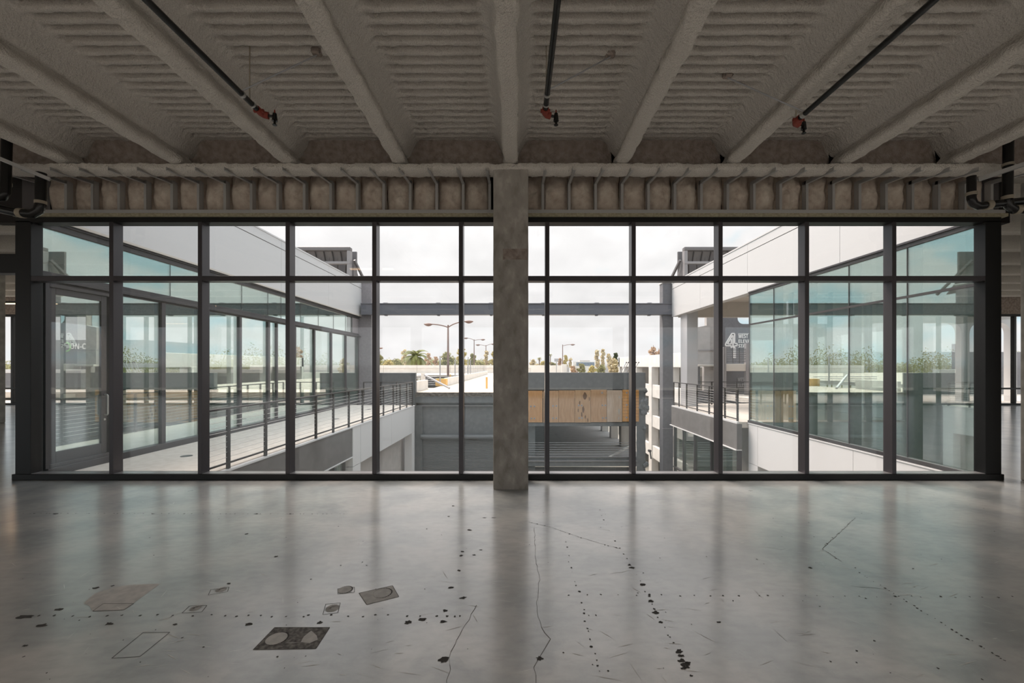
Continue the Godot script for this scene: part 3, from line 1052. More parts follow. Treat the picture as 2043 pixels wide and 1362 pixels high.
# =====================================================================================
# the court: steel beam, end columns, roof screens, ground
# =====================================================================================
func build_court() -> void:
	structure("ground", boxed(Vector3(-400, -9.6, 200), Vector3(400, -9.4, -700)), M.ground)
	var b := thing("steel_beam", "long grey steel beam spanning the open end of the courtyard", "beam", Vector3(0, 4.07, -19.5))
	part(b, "web", boxed(Vector3(-7.2, 4.1, -19.5), Vector3(7.2, 4.56, -19.75), 0.004), M.beam_paint)
	part(b, "top_flange", boxed(Vector3(-7.2, 4.555, -19.46), Vector3(7.2, 4.59, -19.8), 0.004), M.beam_paint)
	part(b, "bottom_flange", boxed(Vector3(-7.2, 4.06, -19.46), Vector3(7.2, 4.1, -19.8), 0.004), M.beam_paint)
	for px in [770, 875, 980, 1084, 1190, 1295]:
		var x := across(px, 19.6)
		part(b, "clip", boxed(Vector3(x - 0.1, 4.59, -19.5), Vector3(x + 0.1, 4.62, -19.7), 0.01), M.beam_paint)
		part(b, "clip", boxed(Vector3(x - 0.06, 4.02, -19.5), Vector3(x + 0.06, 4.06, -19.7), 0.01), M.beam_paint)
	var c := thing("column", "grey plastered column where the left end of the steel beam rests", "column", Vector3(-7.15, -9.4, -20))
	part(c, "shaft", boxed(Vector3(-7.42, -9.4, -19.85), Vector3(-6.83, 5.58, -20.4), 0.01), M.stucco)
	part(c, "cap", boxed(Vector3(-7.45, 5.58, -19.82), Vector3(-6.8, 5.63, -20.43), 0.004), M.white_panel)
	c = thing("column", "grey plastered column where the right end of the steel beam rests", "column", Vector3(7.0, -9.4, -20))
	part(c, "shaft", boxed(Vector3(6.72, -9.4, -19.55), Vector3(7.2, 5.52, -20.0), 0.01), M.stucco_dark)
	part(c, "cap", boxed(Vector3(6.69, 5.52, -19.5), Vector3(7.23, 5.58, -20.05), 0.004), M.white_panel)
	for y in [0.2, -1.2]:
		part(c, "joint_line", boxed(Vector3(6.715, y, -19.54), Vector3(7.205, y + 0.03, -19.6)), M.screen_light)
	# roof screens
	for side in [-1.0, 1.0]:
		var r := thing("roof_screen", "grey ribbed metal screen on the left roof behind the fascia" if side < 0 else "grey ribbed metal screen on the right roof behind the fascia", "roof screen", Vector3(side * 10.5, 5.4, -20.5))
		var q0z := 20.5
		var x0: float = side * 8.06
		var x1: float = side * 13.4
		var s := Shape.new()
		s.box(Vector3(x0, 7.271, -20.4), Vector3(x1, 7.442, -20.7), 0.02)
		part(r, "top_channel", s, M.screen_metal)
		part(r, "post", boxed(Vector3(x0, 5.3, -20.42), Vector3(x0 + side * 0.16, 7.271, -20.7), 0.01), M.screen_light)
		part(r, "middle_rail", boxed(Vector3(x0, 6.622, -20.4), Vector3(x1, 6.742, -20.6), 0.01), M.screen_light)
		# panels bow inwards towards the foot
		for k in 12:
			var xa: float = x0 + side * (0.16 + 0.41 * k)
			var rows := []
			for j in 9:
				var q := j / 8.0
				var row := PackedVector3Array()
				for i in 7:
					var u := i / 6.0
					row.append(Vector3(xa + side * 0.39 * u, lerpf(6.742, 7.288, q), -20.65 - 0.22 * sin(q * PI * 0.5 + PI * 0.5) - 0.02 * sin(u * PI)))
				rows.append(row)
			s = Shape.new()
			s.sheet(rows, Vector3.BACK)
			part(r, "panel", s, M.screen_metal)
			s = Shape.new()
			for j in 8:
				var q0 := j / 8.0
				var q1 := (j + 1) / 8.0
				s.bar(Vector3(xa + side * 0.4, lerpf(6.742, 7.288, q0), -20.6 - 0.22 * sin(q0 * PI * 0.5 + PI * 0.5)), Vector3(xa + side * 0.4, lerpf(6.742, 7.288, q1), -20.6 - 0.22 * sin(q1 * PI * 0.5 + PI * 0.5)), 0.04, 0.08)
			part(r, "rib", s, M.bronze_dark)
			s = Shape.new()
			s.bar(Vector3(xa + side * 0.1, 7.5, -20.7), Vector3(xa + side * 0.5, 5.5, -21.4), 0.05, 0.08)
			part(r, "strut", s, M.bronze_dark)
		part(r, "back_panel", boxed(Vector3(x0 + side * 0.1, 5.3, -21.5), Vector3(x1, 7.5, -21.6)), M.screen_metal)
		# raking side
		s = Shape.new()
		var tri := PackedVector2Array([Vector2(20.7, 6.87), Vector2(22.0, 5.4), Vector2(20.7, 5.4)])
		s.prism(tri, Transform3D(Basis(Vector3.FORWARD, Vector3.UP, Vector3.RIGHT), Vector3(x0 - side * 0.02, 0, 0)), 0.05)
		s.bar(Vector3(x0 - side * 0.1, 6.87, -20.7), Vector3(x0 - side * 0.45, 5.4, -22.1), 0.1, 0.1)
		part(r, "side_brace", s, M.screen_metal)
	# roofs of both wings
	structure("roof_left", boxed(Vector3(-24, 5.38, -6.6), Vector3(-7.5, 5.42, -19.8)), M.concrete_wall)
	structure("roof_right", boxed(Vector3(7.3, 5.38, -6.6), Vector3(24, 5.42, -19.4)), M.concrete_wall)
	structure("roof_plant", boxed(Vector3(9.3, 5.38, -19.4), Vector3(24, 5.42, -22.5)), M.concrete_wall)


# =====================================================================================
# the old grey parking structure straight ahead
# =====================================================================================
func build_parking() -> void:
	var d := 21.0
	var top := 0.39
	var p := thing("parking_structure", "grey painted old parking structure with a broken edge across the courtyard", "building", Vector3(0, -9.4, -d))
	var xl := across(829, d)
	var xr := across(1288, d)
	part(p, "guard_wall", boxed(Vector3(-9.5, -9.4, -d), Vector3(xl, height(743.6, d), -d - 0.25), 0.01), M.grey_paint)
	# broken slab edge
	var rows := []
	for j in 5:
		var row := PackedVector3Array()
		for i in 90:
			var x := lerpf(xl, 0.9, i / 89.0)
			var y := lerpf(0.17, top, j / 4.0)
			row.append(Vector3(x, y + (0.06 * fine.get_noise_2d(x * 3.0, 3.0) if j == 0 else 0.0), -d + 0.02 - 0.07 * fine.get_noise_2d(x * 5.0, y * 12.0)))
		rows.append(row)
	var s := Shape.new()
	s.sheet(rows, Vector3.BACK)
	part(p, "slab_edge", s, M.rough_edge)
	part(p, "edge_band", boxed(Vector3(xl, -0.14, -d + 0.02), Vector3(0.9, 0.2, -d - 0.4), 0.02), M.grey_paint)
	part(p, "ledge", boxed(Vector3(xl, -0.3, -d - 0.05), Vector3(0.9, -0.26, -d - 0.4), 0.01), M.screen_light)
	part(p, "lower_wall", boxed(Vector3(xl, -9.4, -d - 0.22), Vector3(0.9, -0.14, -d - 0.5)), M.grey_paint)
	part(p, "pilaster", boxed(Vector3(xl, -9.4, -d - 0.02), Vector3(across(842, d), -0.28, -d - 0.4), 0.01), M.grey_paint)
	# rolling shutter with housing
	s = Shape.new()
	s.tube([at(840, 871.5, d) , at(1050, 871.5, d)], 0.12, 12)
	part(p, "shutter_housing", s, M.shutter)
	s = Shape.new()
	for k in 34:
		var y := height(877, d) - 0.075 * k
		s.box(Vector3(across(841, d), y - 0.07, -d - 0.14 ), Vector3(0.5, y, -d - 0.2), 0.012)
	part(p, "shutter_slats", s, M.shutter, "stuff")
	# right part: guard wall over a boarded opening
	part(p, "guard_wall", boxed(Vector3(0.2, 0.53, -d), Vector3(xr, height(743, d), -d - 0.25), 0.01), M.grey_paint)
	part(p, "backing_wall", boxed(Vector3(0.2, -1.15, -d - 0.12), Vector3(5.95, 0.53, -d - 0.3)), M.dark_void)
	part(p, "lintel", boxed(Vector3(0.2, -1.28, -d + 0.03), Vector3(5.95, -1.1, -d - 0.35), 0.01), M.grey_paint)
	part(p, "lower_beam", boxed(Vector3(0.2, -3.27, -d), Vector3(5.95, -3.03, -d - 0.4), 0.01), M.grey_paint)
	part(p, "beam_lip", boxed(Vector3(0.2, -3.03, -d + 0.05), Vector3(5.95, -2.99, -d - 0.4), 0.008), M.screen_light)
	part(p, "kerb", boxed(Vector3(0.2, -2.99, -d - 0.12), Vector3(5.95, -2.84, -d - 0.4), 0.01), M.grey_paint)
	part(p, "kerb_top", boxed(Vector3(0.2, -2.85, -d - 0.06), Vector3(5.95, -2.81, -d - 0.42), 0.008), M.screen_light)
	part(p, "bottom_wall", boxed(Vector3(0.2, -9.4, -d - 0.6), Vector3(5.95, -3.5, -d - 0.8)), M.grey_paint)
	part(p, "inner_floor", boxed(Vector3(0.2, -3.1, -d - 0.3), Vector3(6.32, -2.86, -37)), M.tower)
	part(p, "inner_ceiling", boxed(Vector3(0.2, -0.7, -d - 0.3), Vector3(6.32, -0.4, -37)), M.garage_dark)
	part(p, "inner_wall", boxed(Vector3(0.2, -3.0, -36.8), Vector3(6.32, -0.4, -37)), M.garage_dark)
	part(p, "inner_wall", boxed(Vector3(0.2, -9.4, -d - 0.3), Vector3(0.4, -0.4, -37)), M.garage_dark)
	for g in [[1247, 890.5, 23.9], [1226, 874, 26.5], [1207.5, 860, 29.5]]:
		var q := on_level(g[0], g[1], -2.86)
		part(p, "inner_column", boxed(Vector3(q.x - 0.22, -2.86, q.z), Vector3(q.x + 0.24, -0.6, q.z - 0.5), 0.01), M.white_concrete)
	for k in 7:
		s = Shape.new()
		var y := height(884.5 + 4.6 * k, d - 0.05)
		s.tube([Vector3(0.3, y, -d - 0.2), Vector3(5.95, y, -d - 0.2)], 0.014, 6, false)
		part(p, "guard_cable", s, M.galvanised)
	s = Shape.new()
	s.bar(on_level(1217, 911, -2.83), on_level(1258, 889, -2.83), 0.14, 0.06)
	part(p, "floor_strip", s, M.white_concrete)
	# corner post with broken stubs
	s = Shape.new()
	rows = []
	for j in 60:
		var y := -9.4 + (height(743, d) + 9.4) * j / 59.0
		var row := PackedVector3Array()
		for k in [[5.91, 0.0], [6.0, 0.03], [6.25, 0.03], [6.36, 0.0], [6.37, -0.5]]:
			row.append(Vector3(k[0] + 0.02 * fine.get_noise_2d(y * 3.0, k[0]), y, -d + k[1] + 0.03 * fine.get_noise_2d(y * 4.0, k[0] * 5.0)))
		rows.append(row)
	s.sheet(rows, Vector3.BACK)
	part(p, "corner_post", s, M.grey_paint)
	var stub := [[1287, 779, 3, 5], [1286, 801, 6, 8], [1287, 811, 6, 9], [1284, 822, 6, 6], [1285, 853, 4, 4], [1288, 927, 6, 4], [1281, 806, 6, 12]]
	for g in stub:
		var q := at(g[0], g[1], d - 0.05)
		var k: float = d / F
		var turn := Basis(Vector3.BACK, rng.randf_range(-0.5, 0.5)) * Basis(Vector3.UP, rng.randf_range(-0.4, 0.4))
		s = Shape.new()
		s.box(Vector3(-g[2] * k, -g[3] * k, -0.2), Vector3(g[2] * k, g[3] * k, 0.1), 0.05, Transform3D(turn, q))
		s.box(Vector3(-g[2] * k, -g[3] * k, -0.2) * 0.7, Vector3(g[2] * k, g[3] * k, 0.22) * 0.7, 0.04, Transform3D(turn * Basis(Vector3.BACK, 0.7), q))
		part(p, "broken_stub", s, M.grey_paint)
	# the upper deck with a ramp well on its left
	var dk := setting("floor_parking_deck", "pale open parking deck beyond the grey edge")
	part(dk, "slab", boxed(Vector3(-4.95, 0.1, -d - 0.02), Vector3(6.3, top, -80)), M.parking_deck)
	part(dk, "slab", boxed(Vector3(-60, 0.1, -60), Vector3(-4.95, top, -80)), M.parking_deck)
	part(dk, "slab", boxed(Vector3(-60, 0.1, -21.3), Vector3(-13, top, -60)), M.parking_deck)
	part(dk, "slab", boxed(Vector3(-13, 0.1, -21.3), Vector3(-4.95, top, -25.2)), M.parking_deck)
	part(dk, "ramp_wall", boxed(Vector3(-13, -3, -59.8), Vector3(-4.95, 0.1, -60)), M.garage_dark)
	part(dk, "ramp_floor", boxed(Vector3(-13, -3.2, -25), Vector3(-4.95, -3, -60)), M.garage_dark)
	# plywood sheets
	var sheets := [
		[1052, 1082.5, 779, 842, 0, "orange-tan plywood sheet nearest the concrete column, boarding the grey structure"],
		[1083.5, 1114, 779, 842, 1, "tan plywood sheet crossed by the first black mullion right of the column"],
		[1114, 1146.5, 778.5, 842, 2, "plain brownish plywood sheet with faint level grain, left of the knotty sheet"],
		[1146.5, 1178, 778, 842, 3, "tan plywood sheet with dark knots and streaks, boarding the grey structure"],
		[1178, 1210, 777, 841.5, 2, "tan plywood sheet with a crooked top edge, right of the knotty sheet"],
		[1210, 1240.5, 778, 841, 4, "pale greyish plywood sheet with a smudged grey strip"],
		[1240.5, 1273.5, 777, 840, 5, "bright orange plywood sheet ruled with level lines at the right end"]]
	var plates := {0: [[1059, 810], [1066, 810], [1060, 834], [1066, 834]], 1: [[1103, 809], [1109.5, 809], [1103, 833.5], [1109.5, 833.5]], 3: [[1154, 808], [1160, 808], [1155, 833], [1160.5, 833]], 4: [[1200.5, 783], [1201, 808], [1207, 808], [1202, 833], [1208, 833]], 6: [[1249, 783], [1255, 783], [1249, 807], [1255, 807], [1249, 832], [1255, 832]]}
	for i in sheets.size():
		var g: Array = sheets[i]
		var off := 0.015 * (i % 2) + (0.05 if i == 6 else 0.01)
		var o := thing("plywood_sheet", g[5], "plywood", Vector3(across((g[0] + g[1]) / 2, d), height(g[3], d), -d + 0.03), "plywood sheets boarding the opening")
		part(o, "board", boxed(Vector3(across(g[0] + 0.25, d), height(g[3], d), -d + 0.05 + off), Vector3(across(g[1] - 0.25, d), height(g[2], d), -d + 0.075 + off), 0.003), M["ply_%d" % g[4]])
		for q in plates.get(i, []):
			var w := at(q[0], q[1], d)
			w.z = -d + 0.077 + off
			s = Shape.new()
			s.tube([w, w + Vector3(0, 0, 0.012)], 0.045, 8)
			var f := part(o, "washer", s, M.galvanised)
			s = Shape.new()
			s.tube([w, w + Vector3(0, 0, 0.022)], 0.018, 6)
			part(f, "bolt", s, M.bronze_dark)
		if i == 3:
			for q in [[1166, 789, 4.0, 7], [1156, 803, 1.2, 5], [1163, 816, 2, 6], [1160, 826, 1.5, 5], [1172, 837, 1, 4], [1153, 818, 1, 4], [1167, 831, 1.2, 3], [1175, 795, 1, 4]]:
				s = Shape.new()
				var w := at(q[0], q[1], d)
				w.z = -d + 0.0765 + off
				knot(s, w, q[2] * d / F, q[3] * d / F)
				part(o, "knot", s, M.ply_knot)
		if i == 5:
			for q in [[1234.5, 792, 1.2, 3], [1234, 820, 1.6, 6], [1233.5, 834, 1.2, 3]]:
				s = Shape.new()
				var w := at(q[0], q[1], d)
				w.z = -d + 0.0765 + off
				knot(s, w, q[2] * d / F, q[3] * d / F)
				part(o, "smudge", s, M.tower)
		if i == 6:
			for k in 9:
				var y := height(782 + 6.1 * k, d)
				part(o, "ruled_line", boxed(Vector3(across(g[0] + 0.6, d), y, -d + 0.07 + off), Vector3(across(g[1] - 0.6, d), y + 0.012, -d + 0.0775 + off)), M.ply_knot)


func knot(s: Shape, at_: Vector3, rx: float, ry: float) -> void:
	var ring := []
	for k in 10:
		var a := TAU * k / 10.0
		var r := 1.0 + 0.5 * fine.get_noise_2d(at_.x * 30.0 + k * 3.0, at_.y * 20.0)
		ring.append(at_ + Vector3(cos(a) * rx * r, sin(a) * ry * r, 0.0015))
	for k in 10:
		s.tri(at_ + Vector3(0, 0, 0.002), ring[k], ring[(k + 1) % 10], Vector3.BACK)


# =====================================================================================
# the white multi-level garage on the right
# =====================================================================================
func build_garage() -> void:
	var g := thing("parking_garage", "white concrete multi-level parking garage behind the grey broken post", "building", Vector3(13.6, -9.4, -46))
	var x := 13.4
	var spans := [[1.57, 2.76], [-1.41, -0.17], [-4.34, -3.2], [-7.4, -6.18]]
	for i in spans.size():
		var o := part(g, "guard_wall", boxed(Vector3(x, spans[i][0], -34), Vector3(x + 0.3, spans[i][1], -56), 0.02), M.white_concrete)
		if i:
			part(g, "floor_slab", boxed(Vector3(x + 0.3, spans[i][0] - 0.0, -34), Vector3(x + 16, spans[i][0] + 0.35, -56)), M.white_concrete)
	part(g, "floor_slab", boxed(Vector3(x + 0.3, 1.57, -34), Vector3(x + 16, 1.9, -56)), M.white_concrete)
	for d in [36.6, 42.0, 47.4, 52.8]:
		part(g, "pier", boxed(Vector3(x - 0.08, -9.4, -d), Vector3(x + 0.6, 1.6, -d - 0.95), 0.02), M.white_concrete)
	part(g, "end_wall", boxed(Vector3(x, -9.4, -55.5), Vector3(x + 16, 2.76, -56)), M.white_concrete)
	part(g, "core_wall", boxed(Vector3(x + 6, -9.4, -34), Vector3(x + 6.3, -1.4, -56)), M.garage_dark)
	part(g, "far_guard_wall", boxed(Vector3(x + 9, -1.2, -34), Vector3(x + 9.3, 0.4, -56)), M.white_concrete)
	var l := thing("wall_lamp", "small dark floodlight on a bent arm at the foot of the white garage", "lamp", at(1297, 912, 41))
	var s := Shape.new()
	s.tube([at(1299, 915, 40.9), at(1297.5, 903, 40.9), at(1296, 899, 40.9)], 0.07, 8)
	part(l, "arm", s, M.bronze_dark)
	s = Shape.new()
	s.bar(at(1299, 899.5, 40.8), at(1293, 898.5, 40.8), 0.3, 0.22, 0.04)
	part(l, "lamp_head", s, M.bronze_dark)
	# leaning poles behind the grey guard wall
	for k in 5:
		var o := thing("marker_pole", ["leaning marker pole with a small knob, leftmost behind the grey guard wall", "second leaning marker pole from the left behind the grey guard wall", "middle leaning marker pole behind the grey guard wall, near the mullion", "leaning marker pole just right of the black mullion", "rightmost leaning marker pole against the white garage"][k], "pole", at(1239 + 4.6 * k, 743, 23), "leaning marker poles")
		var a := at([1238, 1243, 1249, 1256, 1262][k], 744, 23)
		var b := at([1249.5, 1253.5, 1260, 1269, 1274][k], 723, 23)
		s = Shape.new()
		s.tube([a, b], 0.018, 6)
		part(o, "pole", s, M.galvanised)
		s = Shape.new()
		s.tube([b - Vector3(0, 0.02, 0), b + Vector3(0.02, 0.03, 0)], 0.035, 8)
		part(o, "knob", s, M.bronze_dark)


# =====================================================================================
# stair and lift tower with the level sign
# =====================================================================================
func lettering(root: Node3D, called: String, text: String, where: Vector3, tall: float, wide: float, mat: Material) -> void:
	var t := TextMesh.new()
	var f := SystemFont.new()
	f.font_names = PackedStringArray(["Droid Sans"])
	f.font_weight = 700
	t.font = f
	t.text = text
	t.font_size = 64
	t.pixel_size = 0.01
	t.depth = 0.03
	t.horizontal_alignment = HORIZONTAL_ALIGNMENT_LEFT
	var o := MeshInstance3D.new()
	o.name = called
	o.mesh = t
	o.material_override = mat
	root.add_child(o, true)
	var box := t.get_aabb()
	var sc := Vector3(wide / maxf(box.size.x, 0.01), tall / maxf(box.size.y, 0.01), 1.0)
	o.scale = sc
	o.position = where - origin_of(root) - Vector3(box.position.x * sc.x, box.position.y * sc.y, 0)


func build_stair_tower() -> void:
	var d := 27.0
	var t := thing("stair_tower", "grey stair and lift tower behind the terrace on the right", "building", at(1460, 800, d))
	part(t, "sign_wall", boxed(Vector3(across(1426, d), -9.4, -d), Vector3(across(1471, d), 5.2, -d - 0.3)), M.stucco_dark)
	var s := Shape.new()
	var o0 := Vector2(across(1471, d), height(636, d))
	var pts := PackedVector2Array([Vector2(o0.x, -9.4), Vector2(o0.x + 6, -9.4), Vector2(o0.x + 6, height(646, d))])
	for k in 7:
		var a := -PI / 2 - PI / 2 * k / 6.0
		pts.append(Vector2(o0.x + 0.38 + 0.36 * cos(a), height(646, d) + 0.36 + 0.36 * sin(a)))
	pts.append(Vector2(o0.x, 5.2))
	s.prism(pts, Transform3D(Basis(), Vector3(0, 0, -d - 0.3)), 0.3)
	part(t, "sign_wall", s, M.stucco_dark)
	# the lighter block at its left
	s = Shape.new()
	var xa := across(1390, d - 1)
	var xb := across(1428, d - 1)
	s.prism(PackedVector2Array([Vector2(xa, height(698, d - 1)), Vector2(xb, height(698, d - 1)), Vector2(xb, 5.2), Vector2(across(1410, d - 1), 5.2), Vector2(across(1410, d - 1), height(649, d - 1)), Vector2(xa, height(653, d - 1))]), Transform3D(Basis(), Vector3(0, 0, -d + 0.7)), 0.3)
	part(t, "upper_block", s, M.tower)
	part(t, "string_course", boxed(Vector3(xa, height(699.5, d - 1), -d + 1.06), Vector3(xb, height(697.5, d - 1), -d + 0.7)), M.screen_light)
	part(t, "apron_wall", boxed(Vector3(xa, height(727, d - 1), -d + 1.02), Vector3(xb, height(699, d - 1), -d + 0.7)), M.tower)
	part(t, "apron_ledge", boxed(Vector3(xa, height(731, d - 1), -d + 1.2), Vector3(xb, height(727, d - 1), -d + 0.7), 0.02), M.soffit)
	part(t, "lower_pier", boxed(Vector3(across(1408, d - 1), -9.4, -d + 0.8), Vector3(xb, height(731, d - 1), -d + 0.5)), M.tower)
	part(t, "lower_pier", boxed(Vector3(across(1390, d - 1), -9.4, -d + 0.8), Vector3(across(1399.5, d - 1), height(731, d - 1), -d + 0.5)), M.stucco_dark)
	part(t, "base_wall", boxed(Vector3(across(1388, d - 1), -9.4, -d + 1.0), Vector3(across(1500, d - 1), height(779, d - 1), -d + 0.85)), M.stucco_dark)
	# landing with rail between two slim posts
	part(t, "landing", boxed(Vector3(across(1446, 25), height(740, 25), -25), Vector3(across(1490, 25), height(725.5, 25), -26.8), 0.02), M.soffit)
	for px in [1443, 1488]:
		part(t, "post", boxed(Vector3(across(px, 25), -9.4, -24.95), Vector3(across(px + 5.5, 25), height(692 if px < 1450 else 685, 25), -25.2), 0.01), M.screen_light)
	for k in 8:
		part(t, "rail_bar", boxed(Vector3(across(1448, 25), height(722 - 3.6 * k, 25), -25.0), Vector3(across(1488, 25), height(720.8 - 3.6 * k, 25), -25.03)), M.rail)
	for px in [1449, 1462, 1475]:
		part(t, "rail_post", boxed(Vector3(across(px, 25), height(724, 25), -25.0), Vector3(across(px + 1, 25), height(693, 25), -25.05)), M.rail)
	part(t, "white_strip", boxed(Vector3(across(1464, 26), height(715, 26), -26), Vector3(across(1468.5, 26), height(693.5, 26), -26.1)), M.white_panel)
	part(t, "lower_wall", boxed(Vector3(across(1446, 26.5), -9.4, -26.6), Vector3(across(1500, 26.5), height(740, 26.5), -26.8)), M.tower_dark)
	# level sign: an outlined figure 4 and three lines
	var sg := thing("sign", "white outlined figure 4 with three lines of lettering on the dark tower wall", "sign", at(1470, 693, d))
	var z := -d + 0.03
	s = Shape.new()
	var f := func(x: float, y: float) -> Vector3:
		var q := at(1447.0 + x, 665.0 + y, d)
		q.z = z
		return q
	# outer outline
	for seg in [[0, 21, 12.5, 0], [12.5, 0, 18, 0], [18, 0, 18, 20], [0, 21, 0, 24.5], [0, 24.5, 11.5, 24.5], [18, 20, 23, 20], [23, 20, 23, 24.5], [23, 24.5, 18, 24.5], [18, 24.5, 18, 29], [11.5, 24.5, 11.5, 29],
			[3.5, 21, 13.5, 4], [13.5, 4, 14.8, 4], [14.8, 4, 14.8, 29], [4.5, 21, 11.5, 21], [11.5, 21, 11.5, 11]]:
		s.bar(f.call(seg[0], seg[1]), f.call(seg[2], seg[3]), 0.07, 0.05, 0.0, Vector3.BACK)
	part(sg, "figure", s, M.sign_white)
	lettering(sg, "lettering", "WEST P", at(1472.5, 674.5, d) + Vector3(0, 0, 0.03), 8.5 * d / F, 25.5 * d / F, M.sign_white)
	part(sg, "overline", boxed(at(1472.5, 665.6, d) + Vector3(0, 0, 0.02), at(1498, 664.8, d) + Vector3(0, 0, 0.04)), M.sign_white)
	lettering(sg, "lettering", "ELEVA", at(1473, 684, d) + Vector3(0, 0, 0.03), 7.2 * d / F, 23 * d / F, M.sign_white)
	lettering(sg, "lettering", "STAI", at(1473, 693.5, d) + Vector3(0, 0, 0.03), 7.2 * d / F, 16 * d / F, M.sign_white)
	var sg2 := thing("sign", "dim grey lettering on the dark wall below the landing", "sign", at(1480, 780, 26.55))
	lettering(sg2, "lettering", "WEST", at(1471.5, 760.5, 26.55), 7.5 * 26.6 / F, 17 * 26.6 / F, M.sign_dim)
	lettering(sg2, "lettering", "ELEV", at(1472, 771, 26.55), 6.5 * 26.6 / F, 16 * 26.6 / F, M.sign_dim)


# =====================================================================================
# what lies beyond: deck walls, lamps, trees, far buildings
# =====================================================================================
func street_lamp(label: String, px: float, base: float, y_joint: float, d: float, arms: Array, thick: float) -> void:
	var o := thing("street_lamp", label, "street lamp", Vector3(across(px, d), base, -d))
	var j := at(px, y_joint, d)
	var s := Shape.new()
	s.tube([Vector3(j.x, base, j.z), j + Vector3(0, 0.3, 0)], thick, 8, true, thick * 0.6)
	part(o, "pole", s, M.lamp_post)
	for a in arms:
		var e := at(a[0], a[1], d)
		var mid := Vector3(lerpf(j.x, e.x, 0.34), lerpf(j.y, e.y, 1.15), j.z)
		s = Shape.new()
		var pts := []
		for k in 9:
			var t := k / 8.0
			pts.append(j.lerp(mid, t).lerp(mid.lerp(e, t), t))
		s.tube(pts, thick * 0.45, 6)
		part(o, "arm", s, M.lamp_post)
		var dir := signf(e.x - j.x)
		s = Shape.new()
		var rows := []
		var len_ := d * 17.0 / F if d < 60 else d * 9.0 / F
		for q in 7:
			var u := q / 6.0
			var row := PackedVector3Array()
			for k in 9:
				var ang := TAU * k / 8.0
				var rr := len_ * 0.19 * sin(PI * clampf(u * 0.85 + 0.08, 0, 1))
				row.append(e + Vector3(-dir * len_ * (1.0 - u), rr * sin(ang) * (1.3 if sin(ang) < 0 else 0.7), rr * cos(ang)))
			rows.append(row)
		s.sheet(rows, Vector3.BACK)
		part(o, "lamp_head", s, M.lamp_post)


func crown(s: Shape, centre: Vector3, rad: Vector3, count: int, leaf: float) -> void:
	for i in count:
		var dir := Vector3(rng.randfn(), rng.randfn(), rng.randfn()).normalized()
		var p := centre + dir * rad * pow(rng.randf(), 0.4) * (0.8 + 0.35 * fine.get_noise_3dv(dir * 2.5 + centre))
		var a := Vector3(rng.randfn(), rng.randfn(), rng.randfn()).normalized() * leaf
		var b := a.cross(Vector3(rng.randfn(), rng.randfn(), rng.randfn())).normalized() * leaf * 0.6
		s.tri(p - a, p + b, p + a, dir)
		s.tri(p - a, p + a, p - b, dir)


func tree(label: String, px: float, y_top: float, half: float, d: float, leaf: String, blobs: int, dense: float, base_y := -6.0, bottom := 0.0) -> void:
	var k := d / F
	var top := height(y_top, d)
	var x := across(px, d)
	var low := height(730.0 - bottom, d) - 0.6
	var o := thing("tree", label, "tree", Vector3(x, base_y, -d), "trees beyond the parking deck")
	var s := Shape.new()
	s.tube([Vector3(x, base_y, -d), Vector3(x + 0.2, lerpf(base_y, top, 0.6), -d), Vector3(x, lerpf(base_y, top, 0.92), -d)], half * k * 0.08 + 0.08, 7, true, 0.05)
	for b in 5:
		var y := lerpf(low, top, 0.15 + 0.15 * b)
		s.tube([Vector3(x, y - 0.6, -d), Vector3(x + rng.randf_range(-0.7, 0.7) * half * k, y + 0.8, -d + rng.randf_range(-0.6, 0.6) * half * k)], 0.07, 5, false, 0.03)
	part(o, "trunk", s, M.bark)
	s = Shape.new()
	for b in blobs:
		var q := (b + 0.5) / blobs
		var y := lerpf(low, top, 0.1 + 0.78 * q)
		var spread := half * k * (0.75 * sin(PI * clampf(0.25 + 0.7 * q, 0, 1)))
		var c := Vector3(x + rng.randf_range(-0.8, 0.8) * spread, y, -d + rng.randf_range(-0.8, 0.8) * spread)
		var r := maxf(half * k * rng.randf_range(0.35, 0.6), 0.5)
		crown(s, c, Vector3(r, minf(r * 0.8, (top - low) * 0.3), r), int(80 * dense), k * 2.1)
	part(o, "foliage", s, M[leaf])


func palm(label: String, px: float, y_head: float, reach_px: float, d: float, base_y: float, fronds: int, trunk: float, mat: String) -> void:
	var k := d / F
	var h := at(px, y_head, d)
	var o := thing("palm_tree", label, "palm tree", Vector3(h.x, base_y, -d))
	var s := Shape.new()
	s.tube([Vector3(h.x, base_y, -d), h], trunk, 9, true, trunk * 0.8)
	part(o, "trunk", s, M.bark)
	var reach := reach_px * k
	for i in fronds:
		var az := TAU * i / fronds * 3.0 + rng.randf_range(-0.2, 0.2)
		var lift := lerpf(1.25, -0.35, float(i) / fronds) + rng.randf_range(-0.15, 0.15)
		var out_dir := Vector3(cos(az), 0, sin(az))
		s = Shape.new()
		var prev := h
		var steps := 9
		var pts := [h]
		var ang := lift
		for j in steps:
			prev = prev + (out_dir * cos(ang) + Vector3.UP * sin(ang)) * reach / steps
			ang -= 0.21
			pts.append(prev)
		s.tube(pts, 0.035, 4, false, 0.015)
		for j in range(1, pts.size()):
			var p: Vector3 = pts[j]
			var fwd: Vector3 = (pts[j] - pts[j - 1]).normalized()
			var side := fwd.cross(Vector3.UP).normalized()
			for m in 3:
				var root_p := p - fwd * reach / steps * m / 3.0
				for sg in [-1.0, 1.0]:
					var tip: Vector3 = root_p + (side * sg * 0.75 + fwd * 0.6 + Vector3.DOWN * 0.35) * reach * 0.26 * sin(PI * (0.15 + 0.8 * float(j) / steps))
					s.tri(root_p - fwd * 0.05 * reach * 0.4, root_p + fwd * 0.05 * reach * 0.4, tip, Vector3.UP)
		part(o, "frond", s, M[mat])


